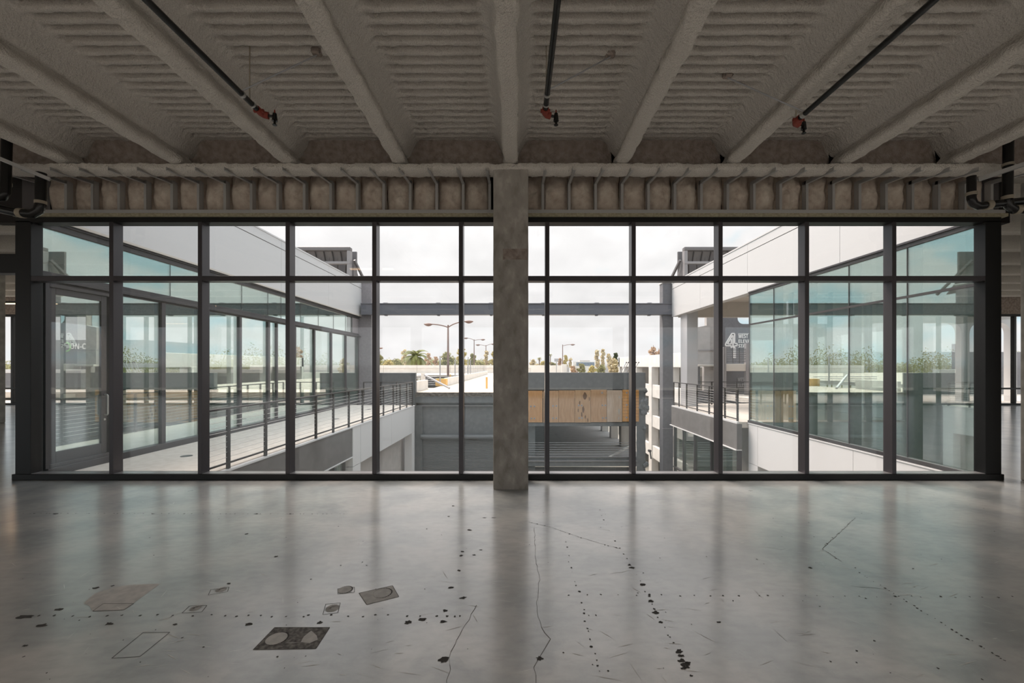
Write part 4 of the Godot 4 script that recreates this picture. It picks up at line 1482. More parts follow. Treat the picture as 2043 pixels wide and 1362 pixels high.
func build_far_field() -> void:
	var top := 0.39
	# low barrier along the ramp, with its yellow end
	var b := thing("barrier_wall", "long low white barrier running away along the parking deck", "barrier", Vector3(-4.7, top, -45))
	part(b, "wall_body", boxed(Vector3(-4.85, top, -28), Vector3(-4.6, top + 0.5, -66), 0.01), M.white_concrete)
	part(b, "yellow_end", boxed(Vector3(-5.3, top, -27.4), Vector3(-4.6, top + 0.47, -28), 0.01), M.yellow)
	for k in 16:
		var d := 34.0 + 2.0 * k
		var s := Shape.new()
		s.tube([Vector3(-4.7, top + 0.5, -d), Vector3(-4.7, top + 1.25, -d)], 0.02, 5)
		part(b, "fence_post", s, M.galvanised)
	for y in [0.75, 1.0, 1.25]:
		var s := Shape.new()
		s.tube([Vector3(-4.7, top + y, -34), Vector3(-4.7, top + y, -66)], 0.012, 5)
		part(b, "fence_wire", s, M.galvanised)
	solo("low_wall", "short white wall beside the ramp at the left end of the deck", "wall", boxed(Vector3(-5.3, top, -21.6), Vector3(-5.12, top + 0.52, -24.3), 0.01), M.white_concrete)
	solo("bollard", "pale grey square pillar behind the short white wall", "bollard", boxed(at(840, 760, 25.6), at(847, 744, 25.6) + Vector3(0, 0, -0.25), 0.01), M.white_concrete)
	var s := Shape.new()
	s.bar(at(847, 748, 25.5), on_level(897, 774, top + 0.05), 0.1, 0.1, 0.01)
	solo("gate_arm", "grey barrier arm slanting down to the parking deck", "barrier arm", s, M.galvanised)
	for k in 5:
		s = Shape.new()
		var y := height(751.5 + 4.0 * k, 28.0)
		s.tube([Vector3(-9.5, y, -28), Vector3(-5.3, y, -28)], 0.022, 5)
		solo("ramp_cable", ["topmost pale cable across the ramp well", "second pale cable from the top across the ramp well", "middle pale cable across the ramp well", "fourth pale cable from the top across the ramp well", "lowest pale cable across the ramp well"][k], "cable", s, M.galvanised, "cables across the ramp well")
	var bol := [[971, 775, 752, "yellow bollard standing alone on the deck beside the concrete column"], [902, 764.5, 752, "thin yellow bollard by the white barrier near the tall street lamp"], [898.5, 759, 746.5, "yellow topped bollard at the foot of the tall street lamp"]]
	for g in bol:
		var q := on_level(g[0], g[1], top)
		s = Shape.new()
		s.tube([q, Vector3(q.x, height(g[2], -q.z), q.z)], 0.06, 10)
		solo("bollard", g[3], "bollard", s, M.yellow, "yellow bollards on the deck")
	var poles := [[878, 710, "silver pole rising from the yellow end of the barrier"], [908, 713, "silver pole on the barrier between the tall lamp and the mullion"], [934, 712, "silver pole on the barrier just right of the mullion"], [938.5, 717, "slim silver pole on the barrier close beside its neighbour"]]
	for g in poles:
		var d: float = 4.7 * F / (CX - g[0])
		s = Shape.new()
		s.tube([Vector3(-4.7, top + 0.2, -d), Vector3(-4.7, height(g[1], d), -d)], 0.04, 8)
		solo("pole", g[2], "pole", s, M.galvanised, "silver poles along the barrier")
	# walls at the far edge of the deck
	var w := setting("wall_deck_far", "white guard wall at the far edge of the parking deck")
	for k in 9:
		part(w, "wall_panel", boxed(Vector3(-48 + 6.0 * k + 0.02, top, -76), Vector3(-42 + 6.0 * k - 0.02, 1.78, -76.3), 0.01), M.white_concrete)
	part(w, "cap", boxed(Vector3(-48, 1.2, -75.9), Vector3(6, 1.25, -76)), M.soffit)
	part(w, "wall_panel", boxed(Vector3(2.0, top, -60), Vector3(across(1131, 60), 1.75, -60.3), 0.01), M.white_concrete)
	part(w, "wall_panel", boxed(Vector3(across(1120, 58), top, -58), Vector3(across(1131, 58), 1.9, -58.3), 0.01), M.white_concrete)
	# street lamps
	street_lamp("tall double-armed street lamp nearest, left of the fifth mullion", 894, top, 653, 53, [[846, 646.5], [944, 641]], 0.16)
	street_lamp("double-armed street lamp farther off, just right of the fifth mullion", 946, 0, 679, 120, [[925, 674], [968, 677]], 0.17)
	street_lamp("double-armed street lamp farthest off, beside the concrete column", 969.5, 0, 690, 150, [[949, 687.5], [989, 686]], 0.19)
	street_lamp("single-armed street lamp right of the concrete column", 1122.5, 0, 690, 92, [[1147, 687]], 0.13)
	street_lamp("lone lamp head on a pole beside the left grey column", 751, 0, 697, 80, [[764, 694]], 0.12)
	var sg := thing("sign", "small square sign on a thin post behind the grey guard wall", "sign", at(1110, 742, 55))
	s = Shape.new()
	s.tube([Vector3(across(1110, 55), top, -55), at(1110, 716, 55)], 0.05, 8)
	part(sg, "post", s, M.galvanised)
	part(sg, "plate", boxed(at(1106, 721, 54.9), at(1114, 715, 54.9) + Vector3(0, 0, -0.05), 0.005), M.galvanised)
	# trees
	tree("dark bushy tree beside the left grey column", 752, 699, 12, 100, "leaf_olive", 9, 1.4)
	tree("low yellow-green bush left of the date palm", 775, 719, 14, 105, "leaf_yellow", 8, 1.1)
	tree("low olive bush touching the date palm", 792, 716, 12, 108, "leaf_olive", 8, 1.0)
	tree("thin pale tree rising above the date palm's left fronds", 806, 692, 9, 130, "leaf_pale", 7, 0.6)
	palm("big date palm with drooping fronds behind the deck wall", 829, 712, 32, 80, -2.5, 46, 0.36, "leaf_green")
	tree("thin rusty tree rising behind the date palm's right fronds", 854, 702, 9, 130, "leaf_rust", 7, 0.5)
	tree("pale rusty bush between date palm and round tree", 870, 710, 8, 132, "leaf_rust", 7, 0.8)
	tree("round olive-green tree behind the tall street lamp", 892, 702, 17, 108, "leaf_olive", 16, 1.3)
	tree("tall yellow tree behind the fifth mullion", 922, 691, 13, 100, "leaf_yellow", 16, 1.2)
	tree("yellowish tree right of the fifth mullion, sloping down", 943, 703, 9, 136, "leaf_olive", 12, 1.2)
	tree("slim yellow tree behind the farthest street lamp", 971, 696, 8, 125, "leaf_pale", 9, 0.9)
	tree("slim yellow tree half hidden by the concrete column", 984, 697, 7, 125, "leaf_yellow", 9, 0.9)
	tree("low shrubs left of the concrete column", 956, 722, 14, 128, "leaf_olive", 8, 0.9)
	tree("low pale trees right of the concrete column", 1064, 717, 11, 130, "leaf_pale", 9, 0.9)
	palm("small palm right of the concrete column", 1076, 715, 6, 120, -6, 22, 0.2, "leaf_olive")
	tree("low ochre bush under the small palm", 1084, 721, 10, 128, "leaf_yellow", 7, 0.9)
	palm("slender palm right of the sixth mullion", 1098, 708, 5, 125, -6, 22, 0.16, "leaf_olive")
	tree("low bush under the slender palm", 1102, 723, 10, 128, "leaf_olive", 7, 0.9)
	tree("small ochre tree left of the single-armed lamp", 1117, 713, 5, 125, "leaf_rust", 7, 0.8)
	tree("narrow ochre cypress right of the single-armed lamp", 1128, 706, 4, 120, "leaf_yellow", 9, 1.0)
	tree("thin pale sapling left of the far office block", 1139, 712, 3.5, 120, "leaf_pale", 6, 0.4)
	tree("rusty low shrubs left below the far office block", 1143, 729, 11, 90, "leaf_rust", 8, 1.0, -6.0, -14.0)
	tree("grey-green bush in front of the far office block", 1160, 724, 9, 90, "leaf_olive", 8, 1.0, -6.0, -12.0)
	tree("bright yellow-green round bush below the far office block", 1180, 729, 11, 88, "leaf_yellow", 10, 1.3, -6.0, -12.0)
	tree("tall slender leafy spire left of its twin", 1191.5, 694, 4, 97, "leaf_pale", 12, 0.8)
	tree("tall slender leafy spire nearer the pale hedge", 1203, 692, 4.5, 113, "leaf_pale", 12, 0.8)
	tree("leaning thin tree beside the twin spires", 1214, 703, 5, 94, "leaf_pale", 9, 0.6)
	tree("broad pale hedge tree left of the white garage", 1223, 713, 14, 82, "leaf_pale", 18, 1.4, -6.0, -14.0)
	tree("pale shrubs filling below the twin spires", 1200, 727, 11, 74, "leaf_olive", 12, 1.2, -6.0, -14.0)
	tree("dark cone-shaped cypress above the pale hedge tree", 1228.5, 701, 4, 100, "leaf_dark", 9, 1.5)
	tree("sparse rusty tree above the white garage roof", 1303, 691, 10, 75, "leaf_rust", 9, 0.7, -6.0, 20.0)
	tree("sparse rusty twigs above the garage beside the right grey column", 1318, 694, 5, 75, "leaf_rust", 6, 0.6, -6.0, 20.0)
	tree("ochre shrub seen through the garage's top opening", 1282, 731, 12, 66, "leaf_yellow", 9, 1.0, -6.0, -16.0)
	var tl := Shape.new()
	for k in 60:
		var px := 752.0 + 4.1 * k
		if px > 1132:
			break
		var d := 175.0 + 8.0 * fine.get_noise_1d(k * 1.3)
		crown(tl, at(px, 725.0 - 4.0 * absf(broad.get_noise_1d(k * 0.9)) - 1.0, d), Vector3(1.8, 1.8, 1.8), 60, 0.35)
		tl.tube([Vector3(across(px, d), -6.0, -d), at(px, 728, d)], 0.12, 4, false)
	var tlo := solo("treeline", "distant low yellow-green treeline behind the far deck wall", "trees", tl, M.leaf_olive)
	tlo.set_meta("kind", "stuff")
	# the treelines that the side glazing shows and mirrors
	for side in [-1.0, 1.0]:
		tl = Shape.new()
		for k in 110:
			var px: float = CX + side * (345.0 + 13.0 * k)
			var d := 96.0 + 14.0 * fine.get_noise_1d(k * 0.7 + side * 40.0)
			var up := 2.2 + 4.2 * absf(broad.get_noise_1d(k * 0.35 + side * 70.0)) * 1.6
			crown(tl, Vector3(across(px, d), up * 0.4, -d), Vector3(1.9, up * 0.7, 1.9), 230, 0.2)
			tl.tube([Vector3(across(px, d), -6.0, -d), Vector3(across(px, d), up * 0.5, -d)], 0.14, 4, false)
		tlo = solo("treeline", "distant treeline beyond the left wing, seen through and in its glass" if side < 0 else "distant treeline beyond the right wing, seen through and in its glass", "trees", tl, M.leaf_olive if side < 0 else M.leaf_green)
		tlo.set_meta("kind", "stuff")
	# far office block
	var of := thing("office_building", "far low office block with bluish ribbon windows", "building", at(1165, 740, 240))
	part(of, "wall_body", boxed(Vector3(across(1143, 240), -9.4, -240), Vector3(across(1190, 240), height(721, 240), -256)), M.white_concrete)
	for k in 12:
		var xa := across(1150 + 3.0 * k, 240)
		part(of, "window", boxed(Vector3(xa, height(729.5, 240), -239.8), Vector3(xa + 0.7, height(722.5, 240), -240), 0.02), M.far_glass)
	part(of, "roof_unit", boxed(Vector3(across(1158, 240), height(721, 240), -242), Vector3(across(1178, 240), height(718.5, 240), -250)), M.tower)
	# dark building with a sign, out beyond the left wing
	var ob := thing("sign_building", "dark low building with a lit company name beyond the left wing", "building", Vector3(-43.0, -9.4, -40))
	part(ob, "wall_body", boxed(Vector3(-46, -9.4, -42), Vector3(-37, height(678, 42), -50)), M.tower_dark)
	lettering(ob, "lettering", "ON-CAL", at(140, 696, 41.9), 0.55, 2.3, M.sign_white)
	var sr := Shape.new()
	var ring_pts := []
	for k in 17:
		ring_pts.append(at(132.5, 692, 41.9) + Vector3(cos(TAU * k / 16.0), sin(TAU * k / 16.0), 0) * 0.42)
	sr.tube(ring_pts, 0.07, 6, false)
	part(ob, "ring_mark", sr, M.sign_green)
	# white terrace walls outside the end glazing of the wings
	var wa := setting("wall_terrace_left", "white guard wall outside the left wing")
	part(wa, "wall_body", boxed(Vector3(-40, -9.4, -24), Vector3(-9.6, 1.3, -24.3), 0.01), M.stucco_dark)
	part(wa, "cap", boxed(Vector3(-40, 1.3, -23.95), Vector3(-9.6, 1.5, -24.35), 0.01), M.white_panel)
	part(wa, "deck", boxed(Vector3(-40, -0.3, -18.7), Vector3(-9.6, -0.02, -24)), M.deck_light)
	# arcade outside the right wing
	var ar := setting("wall_arcade", "white arcade outside the right wing")
	part(ar, "deck", boxed(Vector3(12.3, -0.3, -18.7), Vector3(40, -0.02, -26)), M.deck_light)
	part(ar, "dark_wall", boxed(Vector3(16.9, -0.3, -25.8), Vector3(40, 2.55, -26)), M.stucco_dark)
	for g in [[17.0, 18.5], [19.2, 21.6], [22.0, 24.0]]:
		var z := -20.6
		var pts := PackedVector2Array([Vector2(g[0] - 0.3, -0.1), Vector2(g[0], -0.1), Vector2(g[0], 3.3)])
		for k in 7:
			var a := PI - PI / 2 * k / 6.0
			pts.append(Vector2(g[0] + 0.5 + 0.5 * cos(a), 3.3 + 0.5 * sin(a)))
		for k in 7:
			var a := PI / 2 - PI / 2 * k / 6.0
			pts.append(Vector2(g[1] - 0.5 + 0.5 * cos(a), 3.3 + 0.5 * sin(a)))
		pts.append_array(PackedVector2Array([Vector2(g[1], -0.1), Vector2(g[1] + 0.3, -0.1), Vector2(g[1] + 0.3, 4.6), Vector2(g[0] - 0.3, 4.6)]))
		s = Shape.new()
		s.prism(pts, Transform3D(Basis(), Vector3(0, 0, z - 0.3)), 0.3)
		part(ar, "arch", s, M.white_panel)


# =====================================================================================
# pipes under the ceiling
# =====================================================================================
func build_services() -> void:
	var sp := [[-2.72, 4.47, [497, 188], [632, 110], "black sprinkler pipe over the left half of the room"], [0.296, 4.47, [1094, 188], [1218, 113], "black sprinkler pipe just right of the middle beam"], [3.06, 4.63, [1594, 229], [1452, 155], "black sprinkler pipe over the right half of the room"]]
	for g in sp:
		var x: float = g[0]
		var d: float = g[1]
		var o := thing("sprinkler_pipe", g[4], "pipe", Vector3(x, 4.37, -d), "sprinkler pipes under the deck")
		var s := Shape.new()
		s.tube([Vector3(x, 4.4, 4.0), Vector3(x, 4.4, -d + 0.04)], 0.027, 14)
		part(o, "pipe", s, M.pipe_black)
		# red cap and drop
		s = Shape.new()
		s.tube([Vector3(x, 4.4, -d + 0.05), Vector3(x, 4.4, -d - 0.02), Vector3(x + 0.02, 4.395, -d - 0.05), Vector3(x + 0.06, 4.39, -d - 0.06)], 0.036, 12)
		s.tube([Vector3(x - 0.05, 4.4, -d + 0.01), Vector3(x + 0.05, 4.4, -d + 0.01)], 0.02, 8)
		part(o, "coupling", s, M.red)
		s = Shape.new()
		s.tube([Vector3(x + 0.06, 4.39, -d - 0.06), Vector3(x + 0.1, 4.39, -d - 0.07)], 0.014, 8)
		s.tube([Vector3(x + 0.12, 4.34, -d - 0.07), Vector3(x + 0.12, 4.42, -d - 0.07)], 0.03, 10, true, 0.02)
		s.tube([Vector3(x + 0.12, 4.30, -d - 0.07), Vector3(x + 0.12, 4.34, -d - 0.07)], 0.013, 8)
		s.tube([Vector3(x + 0.12, 4.295, -d - 0.07), Vector3(x + 0.12, 4.3, -d - 0.07)], 0.024, 10)
		var head := part(o, "sprinkler_head", s, M.pipe_black)
		s = Shape.new()
		s.tube([Vector3(x + 0.12, 4.42, -d - 0.07), Vector3(x + 0.12, 4.46, -d - 0.07)], 0.013, 8, true, 0.005)
		part(head, "tip", s, M.red)
		# clamp, sway brace and hanger
		var cd: float = 2.68 * F / (CY - g[2][1])
		s = Shape.new()
		s.tube([Vector3(x, 4.4, -cd + 0.014), Vector3(x, 4.4, -cd - 0.014)], 0.034, 14)
		part(o, "clamp", s, M.steel)
		s = Shape.new()
		s.tube([Vector3(x, 4.4, -d + 0.13), Vector3(x, 4.4, -d + 0.11)], 0.031, 14)
		part(o, "band", s, M.steel)
		var e := at(g[3][0], g[3][1], 3.2 * F / (CY - g[3][1]))
		s = Shape.new()
		s.tube([Vector3(x, 4.435, -cd), e], 0.0068, 6)
		part(o, "brace_rod", s, M.galvanised)
		s = Shape.new()
		s.box(e - Vector3(0.05, 0.0, 0.04), e + Vector3(0.05, 0.07, 0.04), 0.015)
		part(o, "anchor", s, M.spray_dark)
		s = Shape.new()
		s.tube([Vector3(x + 0.0, 4.43, -cd - 0.12), Vector3(x, 4.97, -cd - 0.12)], 0.006, 6)
		part(o, "hanger_rod", s, M.tape)
	# drain pipes at both ends of the header
	var o := thing("drain_pipe", "black drain pipe with taped joints dropping at the left end of the header", "pipe", at(60, 430, 5.72))
	var s := Shape.new()
	s.tube([at(14, 270, 5.70), at(11, 385, 5.70), at(6, 392, 5.70), at(-30, 395, 5.70)], 0.055, 14)
	part(o, "riser", s, M.pipe_black)
	s = Shape.new()
	s.tube([at(82, 345, 5.76), at(81, 408, 5.76), at(77, 420, 5.76), at(66, 426, 5.76), at(40, 425, 5.76), at(-20, 412, 5.76)], 0.058, 14)
	part(o, "elbow_pipe", s, M.pipe_black)
	for g in [[81, 407, 81, 401], [48, 425.5, 38, 424.5], [11.5, 370, 11.2, 364]]:
		s = Shape.new()
		s.tube([at(g[0], g[1], 5.76), at(g[2], g[3], 5.76)], 0.064, 14)
		part(o, "tape_band", s, M.tape)
	o = thing("drain_pipe", "black drain pipe with bends dropping at the right end of the header", "pipe", at(2010, 420, 6.0))
	s = Shape.new()
	s.tube([at(2012, 270, 5.70), at(2010, 398, 5.70), at(2013, 410, 5.70), at(2023, 418, 5.70), at(2070, 419, 5.70)], 0.055, 14)
	part(o, "riser", s, M.pipe_black)
	s = Shape.new()
	s.tube([at(1938, 352, 5.72), at(1938, 396, 5.72), at(1942, 406, 5.72), at(1952, 411, 5.72), at(1975, 408, 5.72), at(2070, 398, 5.72)], 0.05, 14)
	part(o, "elbow_pipe", s, M.pipe_black)
	for g in [[1938, 384, 1938, 390, 5.72], [1966, 410, 1976, 408, 5.72], [2010, 391, 2010, 398, 5.70], [2011, 326, 2011, 331, 5.70], [2024, 418, 2033, 418, 5.70]]:
		s = Shape.new()
		s.tube([at(g[0], g[1], g[4]), at(g[2], g[3], g[4])], 0.062, 14)
		part(o, "tape_band", s, M.tape)
	# strut channels passing the corners
	s = Shape.new()
	s.bar(at(-20, 308, 5.3), at(100, 358, 5.58), 0.04, 0.04)
	solo("strut_channel", "slotted grey strut channel slanting past the left drain pipe", "strut", s, M.stud)
	s = Shape.new()
	s.bar(at(2060, 322, 5.5), at(1952, 358, 5.8), 0.05, 0.05)
	solo("strut_channel", "grey strut channel slanting past the right drain pipe", "strut", s, M.stud)
	# dark lintel running off to the left of the corner post
	solo("steel_lintel", "dark steel lintel joining the left corner post at transom height", "lintel", boxed(Vector3(-9.2, height(545, 6.45), -6.42), Vector3(-7.5, height(507, 6.45), -6.6), 0.006), M.black)


func linear_lamp(label: String, x: float, y: float, z: float, length: float, energy: float, shielded := true) -> void:
	var o := thing("linear_lamp", label, "lamp", Vector3(x, y, z), "linear lamps under the deck")
	var h := Vector3(length / 2, 0, 0.07)
	var s := boxed(Vector3(x, y + 0.02, z) - h, Vector3(x, y + 0.09, z) + h, 0.006)
	if shielded:                       # deep side baffles keep the lamp out of sight from afar
		for k in [-1.0, 1.0]:
			s.box(Vector3(x - length / 2, y - 0.08, z + k * 0.07), Vector3(x + length / 2, y + 0.09, z + k * 0.085))
			s.box(Vector3(x + k * length / 2, y - 0.08, z - 0.085), Vector3(x + k * (length / 2 + 0.015), y + 0.09, z + 0.085))
	part(o, "housing", s, M.black)
	part(o, "diffuser", boxed(Vector3(x, y, z) - h * 0.96, Vector3(x, y + 0.02, z) + h * 0.96), M.led)
	s = Shape.new()
	for k in [-0.4, 0.4]:
		var q := Vector3(x + length * k, y, z)
		s.tube([q + Vector3(0, 0.09, 0), Vector3(q.x, DECK + 0.1, q.z)], 0.004, 5)
	part(o, "hanger", s, M.steel)
	var l := AreaLight3D.new()
	l.name = "linear_lamp_light"
	l.area_size = Vector2(length * 0.96, 0.13)
	l.light_color = Color(1.0, 0.95, 0.90) if shielded else Color(1.0, 0.78, 0.56)
	l.light_energy = energy
	l.area_range = 40.0
	l.area_attenuation = 2.0
	l.shadow_enabled = true
	l.rotation = Vector3(-PI / 2, 0, 0)
	o.add_child(l)
	l.position = Vector3(0, -0.012, 0)


func build_lamps() -> void:
	linear_lamp("linear lamp mirrored in the fourth window bay", -3.9, 4.3, -1.7, 1.2, 0.12, false)
	linear_lamp("linear lamp mirrored in the third window bay", -12.5, 4.3, 5.3, 1.2, 0.35, false)
	linear_lamp("linear lamp glowing inside the left wing at the photo's left edge", -17.5, 3.9, -15.0, 2.4, 1.2, false)
	linear_lamp("linear lamp glowing inside the right wing", 15.5, 3.9, -10.5, 2.4, 5.0)
	var row := ["nearest the window", "in the middle row", "in the rear row"]
	for r in 3:
		for k in 7:
			linear_lamp("shielded linear lamp %s, %s along the row" % [row[r], ["first", "second", "third", "fourth", "fifth", "sixth", "last"][k]], -11.4 + 3.8 * k, 4.17, [1.6, 4.8, 8.2][r], 2.4, LAMP)


# =====================================================================================
# wear of the floor: filled patches, cracks, pits
# =====================================================================================
func floor_poly(s: Shape, pts: Array, lift := 0.0012) -> void:
	var flat := PackedVector2Array()
	for p in pts:
		var q := on_level(p[0], p[1])
		flat.append(Vector2(q.x, q.z))
	var idx := Geometry2D.triangulate_polygon(flat)
	for i in range(0, idx.size(), 3):
		s.tri(Vector3(flat[idx[i]].x, lift, flat[idx[i]].y), Vector3(flat[idx[i + 1]].x, lift, flat[idx[i + 1]].y), Vector3(flat[idx[i + 2]].x, lift, flat[idx[i + 2]].y), Vector3.UP)


func floor_line(s: Shape, pts: Array, width: float, jag := 0.0, lift := 0.0016) -> void:
	var run := []
	for i in pts.size() - 1:
		var a := on_level(pts[i][0], pts[i][1])
		var b := on_level(pts[i + 1][0], pts[i + 1][1])
		var n := maxi(1, int(a.distance_to(b) / 0.05)) if jag > 0.0 else 1
		for k in n:
			run.append(a.lerp(b, float(k) / n))
	run.append(on_level(pts[pts.size() - 1][0], pts[pts.size() - 1][1]))
	if jag > 0.0:
		for i in range(1, run.size() - 1):
			run[i] += Vector3(rng.randf_range(-jag, jag), 0, rng.randf_range(-jag, jag))
	for i in run.size() - 1:
		var dir: Vector3 = (run[i + 1] - run[i]).normalized()
		var side := Vector3(-dir.z, 0, dir.x) * width / 2 * (rng.randf_range(0.5, 1.2) if jag > 0.0 else 1.0)
		var up := Vector3(0, lift, 0)
		s.quad(run[i] - side + up, run[i] + side + up, run[i + 1] + side + up, run[i + 1] - side + up, Vector3.UP)


func pit(s: Shape, px: float, py: float, rx: float, ry := -1.0, lift := 0.0018) -> void:
	var c := on_level(px, py)
	if ry < 0.0:
		ry = rx
	rx *= 0.62
	ry *= 0.62
	var ring := []
	var n := 13 if rx > 0.012 else 8
	for k in n:
		var a := TAU * k / n
		var r := rng.randf_range(0.45, 1.15)
		ring.append(c + Vector3(cos(a) * rx * r, lift, sin(a) * ry * r))
	for k in n:
		s.tri(c + Vector3(0, lift, 0), ring[k], ring[(k + 1) % n], Vector3.UP)


func build_floor_marks() -> void:
	var fl: Node3D = get_node("floor")
	var s := Shape.new()
	floor_poly(s, [[166, 1203], [190, 1183], [232, 1170], [266, 1166], [320, 1164], [247, 1216.5], [185, 1219], [178, 1208]])
	part(fl, "filled_patch", s, M.patch_light)
	var outlines := [
		[[222.7, 1313], [279, 1309.7], [339, 1261], [285, 1262]], [[363, 1223], [402.5, 1220.6], [412.8, 1207.6], [378, 1208.6]], [[415.5, 1187], [454, 1180], [457, 1171], [420.7, 1176]],
		[[644, 1225.8], [674, 1222], [679, 1202.5], [650, 1205]], [[716, 1183], [731.7, 1206], [795.7, 1190], [783, 1168]], [[674, 1174], [707, 1171], [707, 1181], [674, 1185]], [[505, 1296], [630, 1294], [658, 1251.5], [548, 1251.5]], [[185, 1219], [247, 1216.5], [267, 1204], [206, 1204]]]
	for i in outlines.size():
		var o: Array = outlines[i]
		if i == 6 or i == 4:
			s = Shape.new()
			floor_poly(s, o)
			part(fl, "filled_patch", s, M.patch_dark if i == 6 else M.patch_grey)
		s = Shape.new()
		floor_line(s, o + [o[0]], 0.0036)
		part(fl, "saw_cut", s, M.pit)
	# round plugs inside patches
	for g in [[551.6, 1273.8, 0.062, "light"], [762.5, 1183, 0.066, "grey"], [688, 1176.5, 0.05, "grey"], [390, 1213, 0.034, "grey"], [441, 1176, 0.036, "grey"], [663, 1213, 0.045, "grey"]]:
		s = Shape.new()
		var c := on_level(g[0], g[1])
		for k in 20:
			var a := TAU * k / 20.0
			var b := TAU * (k + 1) / 20.0
			s.tri(c + Vector3(0, 0.002, 0), c + Vector3(cos(a) * g[2], 0.002, sin(a) * g[2]), c + Vector3(cos(b) * g[2], 0.002, sin(b) * g[2]), Vector3.UP)
		part(fl, "core_plug", s, M.patch_light if g[3] == "light" else M.patch_grey)
		s = Shape.new()
		for k in (20 if g[2] > 0.048 else 9):
			var a := TAU * k / 20.0 + (0.4 if g[2] > 0.048 else 3.4)
			var b := TAU * (k + 0.9) / 20.0 + 0.4
			var r0: float = g[2]
			var r1: float = g[2] + 0.005 * (1.0 + 0.9 * sin(a * 1.0 + 2.0))
			var q := [Vector3(cos(a) * r0, 0.0024, sin(a) * r0), Vector3(cos(b) * r0, 0.0024, sin(b) * r0), Vector3(cos(b) * r1, 0.0024, sin(b) * r1), Vector3(cos(a) * r1, 0.0024, sin(a) * r1)]
			s.quad(c + q[0], c + q[1], c + q[2], c + q[3], Vector3.UP)
		part(fl, "core_groove", s, M.pit)
	s = Shape.new()
	floor_poly(s, [[600, 1281], [606, 1270], [621, 1258], [632, 1268], [634, 1276], [618, 1283]], 0.002)
	part(fl, "filled_patch", s, M.patch_light)
	# cracks
	for path in [[[1065.7, 1052.8], [1069, 1117.9], [1076, 1155.5], [1070.8, 1200], [1074, 1231], [1086, 1261.7], [1096.5, 1275.4], [1086, 1292.6], [1074, 1313], [1064, 1330], [1071, 1361], [1069, 1400]], [[951, 1207], [930, 1246], [906, 1285.7], [896, 1313], [899, 1337], [891, 1357.6], [894, 1395]], [[1055, 1040.8], [1103, 1052.8], [1160, 1072.6], [1201, 1085], [1235, 1094]], [[1698, 1168.5], [1735, 1172], [1772, 1176.4]], [[1706.5, 1032.6], [1676, 1062], [1639.5, 1094.5], [1679, 1120]]]:
		s = Shape.new()
		floor_line(s, path, 0.0032, 0.007)
		part(fl, "crack", s, M.crack)
	# larger chipped pits
	s = Shape.new()
	for g in [[48, 1230, 0.12, 0.05], [118, 1215.5, 0.05, 0.03], [84, 1247, 0.06, 0.035], [217.5, 1244, 0.045, 0.03], [349, 1245.6, 0.03, 0.02], [495, 1245, 0.045, 0.035], [638, 1242, 0.035, 0.03], [51, 1288, 0.03, 0.02], [550, 1110, 0.03, 0.03], [491.6, 1065, 0.035, 0.03], [512, 1024.7, 0.05, 0.03], [579, 1025, 0.035, 0.03], [306, 1024.7, 0.03, 0.02], [111, 1024.7, 0.06, 0.03], [190, 1173, 0.04, 0.03], [225, 1168.6, 0.025, 0.02], [456.7, 1164, 0.03, 0.02], [886, 1317, 0.065, 0.045], [1077, 1313, 0.04, 0.035], [923.5, 1192.5, 0.05, 0.03], [899.5, 1172, 0.04, 0.025], [887.5, 1218, 0.03, 0.025], [814, 1241, 0.045, 0.035], [843, 1235, 0.05, 0.03], [884, 1240, 0.045, 0.03], [915.6, 1137.7, 0.03, 0.025], [920, 1108, 0.03, 0.03], [922, 1100, 0.03, 0.02], [959, 1096.6, 0.03, 0.015], [946, 1106.6, 0.03, 0.02], [904, 1009, 0.035, 0.025], [895, 1030, 0.025, 0.02], [936.5, 1057, 0.05, 0.03], [967, 1032.5, 0.04, 0.015], [985, 1032.5, 0.05, 0.015], [1434, 1241, 0.03, 0.02], [1617, 1132.6, 0.03, 0.025]]:
		pit(s, g[0], g[1], g[2], g[3])
	for g in [[1298.7, 1199, 0.04], [1307, 1221.5, 0.045], [1261, 1132, 0.045], [1256, 1127, 0.03], [1282, 1166, 0.04], [1319, 1241, 0.03], [1355, 1299, 0.05], [1358, 1308, 0.04], [1361, 1318, 0.04], [1366, 1325, 0.05], [1370, 1330, 0.03], [1364, 1333, 0.03], [1372, 1322, 0.03], [1379, 1348, 0.02]]:
		pit(s, g[0], g[1], g[2], g[2] * 0.7)
	part(fl, "chipped_pits", s, M.pit, "stuff")
	# lines of small anchor holes
	s = Shape.new()
	for px in [79, 110, 148, 178, 215, 244, 282, 315, 345, 386, 425, 450, 470, 495, 518, 543, 573, 605, 618, 664, 696, 722, 747, 775, 812, 836, 869, 894, 906, 920]:
		pit(s, px + rng.randf_range(-3, 3), 1228 + rng.randf_range(-2, 2), 0.016)
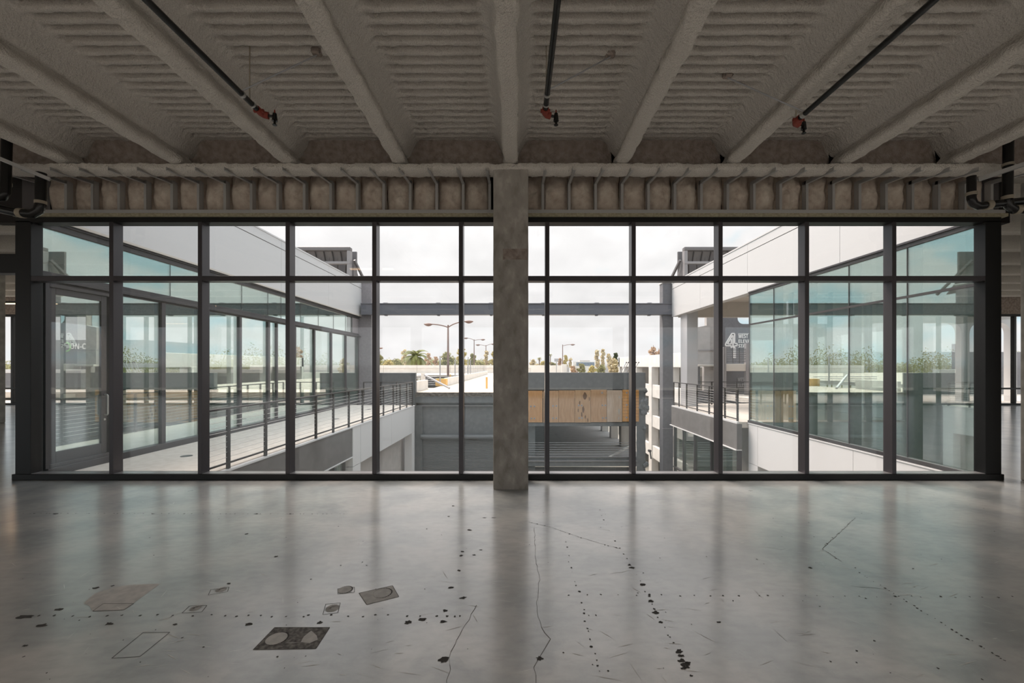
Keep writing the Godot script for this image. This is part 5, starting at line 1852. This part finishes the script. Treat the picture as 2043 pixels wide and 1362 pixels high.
	for k in 30:
		pit(s, 1142 + 30.5 * k + rng.randf_range(-8, 8), 1186 + 0.18 * k + rng.randf_range(-1.5, 1.5), rng.randf_range(0.008, 0.018))
	for path in [[[1192, 1010], [1221.6, 1068], [1238.7, 1097], [1261, 1131.6], [1279.8, 1165.8], [1298.7, 1198], [1307, 1220.6], [1319, 1240.5], [1336, 1270], [1355, 1299.5], [1369, 1337]], [[1128, 1075], [1137.6, 1128], [1149.6, 1165.8], [1163, 1207], [1172, 1258], [1180, 1285.7], [1192, 1323], [1196, 1349]], [[1706.5, 1032.6], [1639.5, 1094.5], [1679, 1120]], [[1711, 1140], [1816, 1204], [1871, 1238], [1904, 1260], [1937, 1277], [1973, 1299], [2014, 1323]], [[1055, 1040.8], [1103, 1052.8], [1160, 1072.6], [1201, 1085], [1235, 1094]], [[690, 1025], [500, 1025], [260, 1024], [40, 1024]]]:
		for i in path.size() - 1:
			var a := Vector2(path[i][0], path[i][1])
			var b := Vector2(path[i + 1][0], path[i + 1][1])
			var n := int(a.distance_to(b) / 11.0)
			for k in n:
				var q := a.lerp(b, (k + rng.randf_range(0, 0.7)) / n)
				pit(s, q.x + rng.randf_range(-2, 2), q.y, rng.randf_range(0.006, 0.018))
	for k in 130:
		pit(s, rng.randf_range(30, 2020), 975 + 380 * pow(rng.randf(), 1.4), rng.randf_range(0.004, 0.014))
	part(fl, "anchor_holes", s, M.pit, "stuff")
	# trowel marks and scuffs
	for tone in 1:
		s = Shape.new()
		for k in 240:
			var px := rng.randf_range(20, 2020)
			var py := 985 + 370 * pow(rng.randf(), 1.2)
			var c := on_level(px, py)
			var a := rng.randf_range(-0.5, 0.5) + (0.0 if rng.randf() < 0.8 else 1.2)
			var h := Vector3(cos(a), 0, sin(a)) * rng.randf_range(0.02, 0.09)
			var side := Vector3(-h.z, 0, h.x).normalized() * rng.randf_range(0.001, 0.0035)
			var up := Vector3(0, 0.0013, 0)
			s.tri(c - h + up, c + side + up, c + h + up, Vector3.UP)
			s.tri(c - h + up, c + h + up, c - side * 0.6 + up, Vector3.UP)
		part(fl, "scuff_marks", s, M.scuff_light, "stuff")
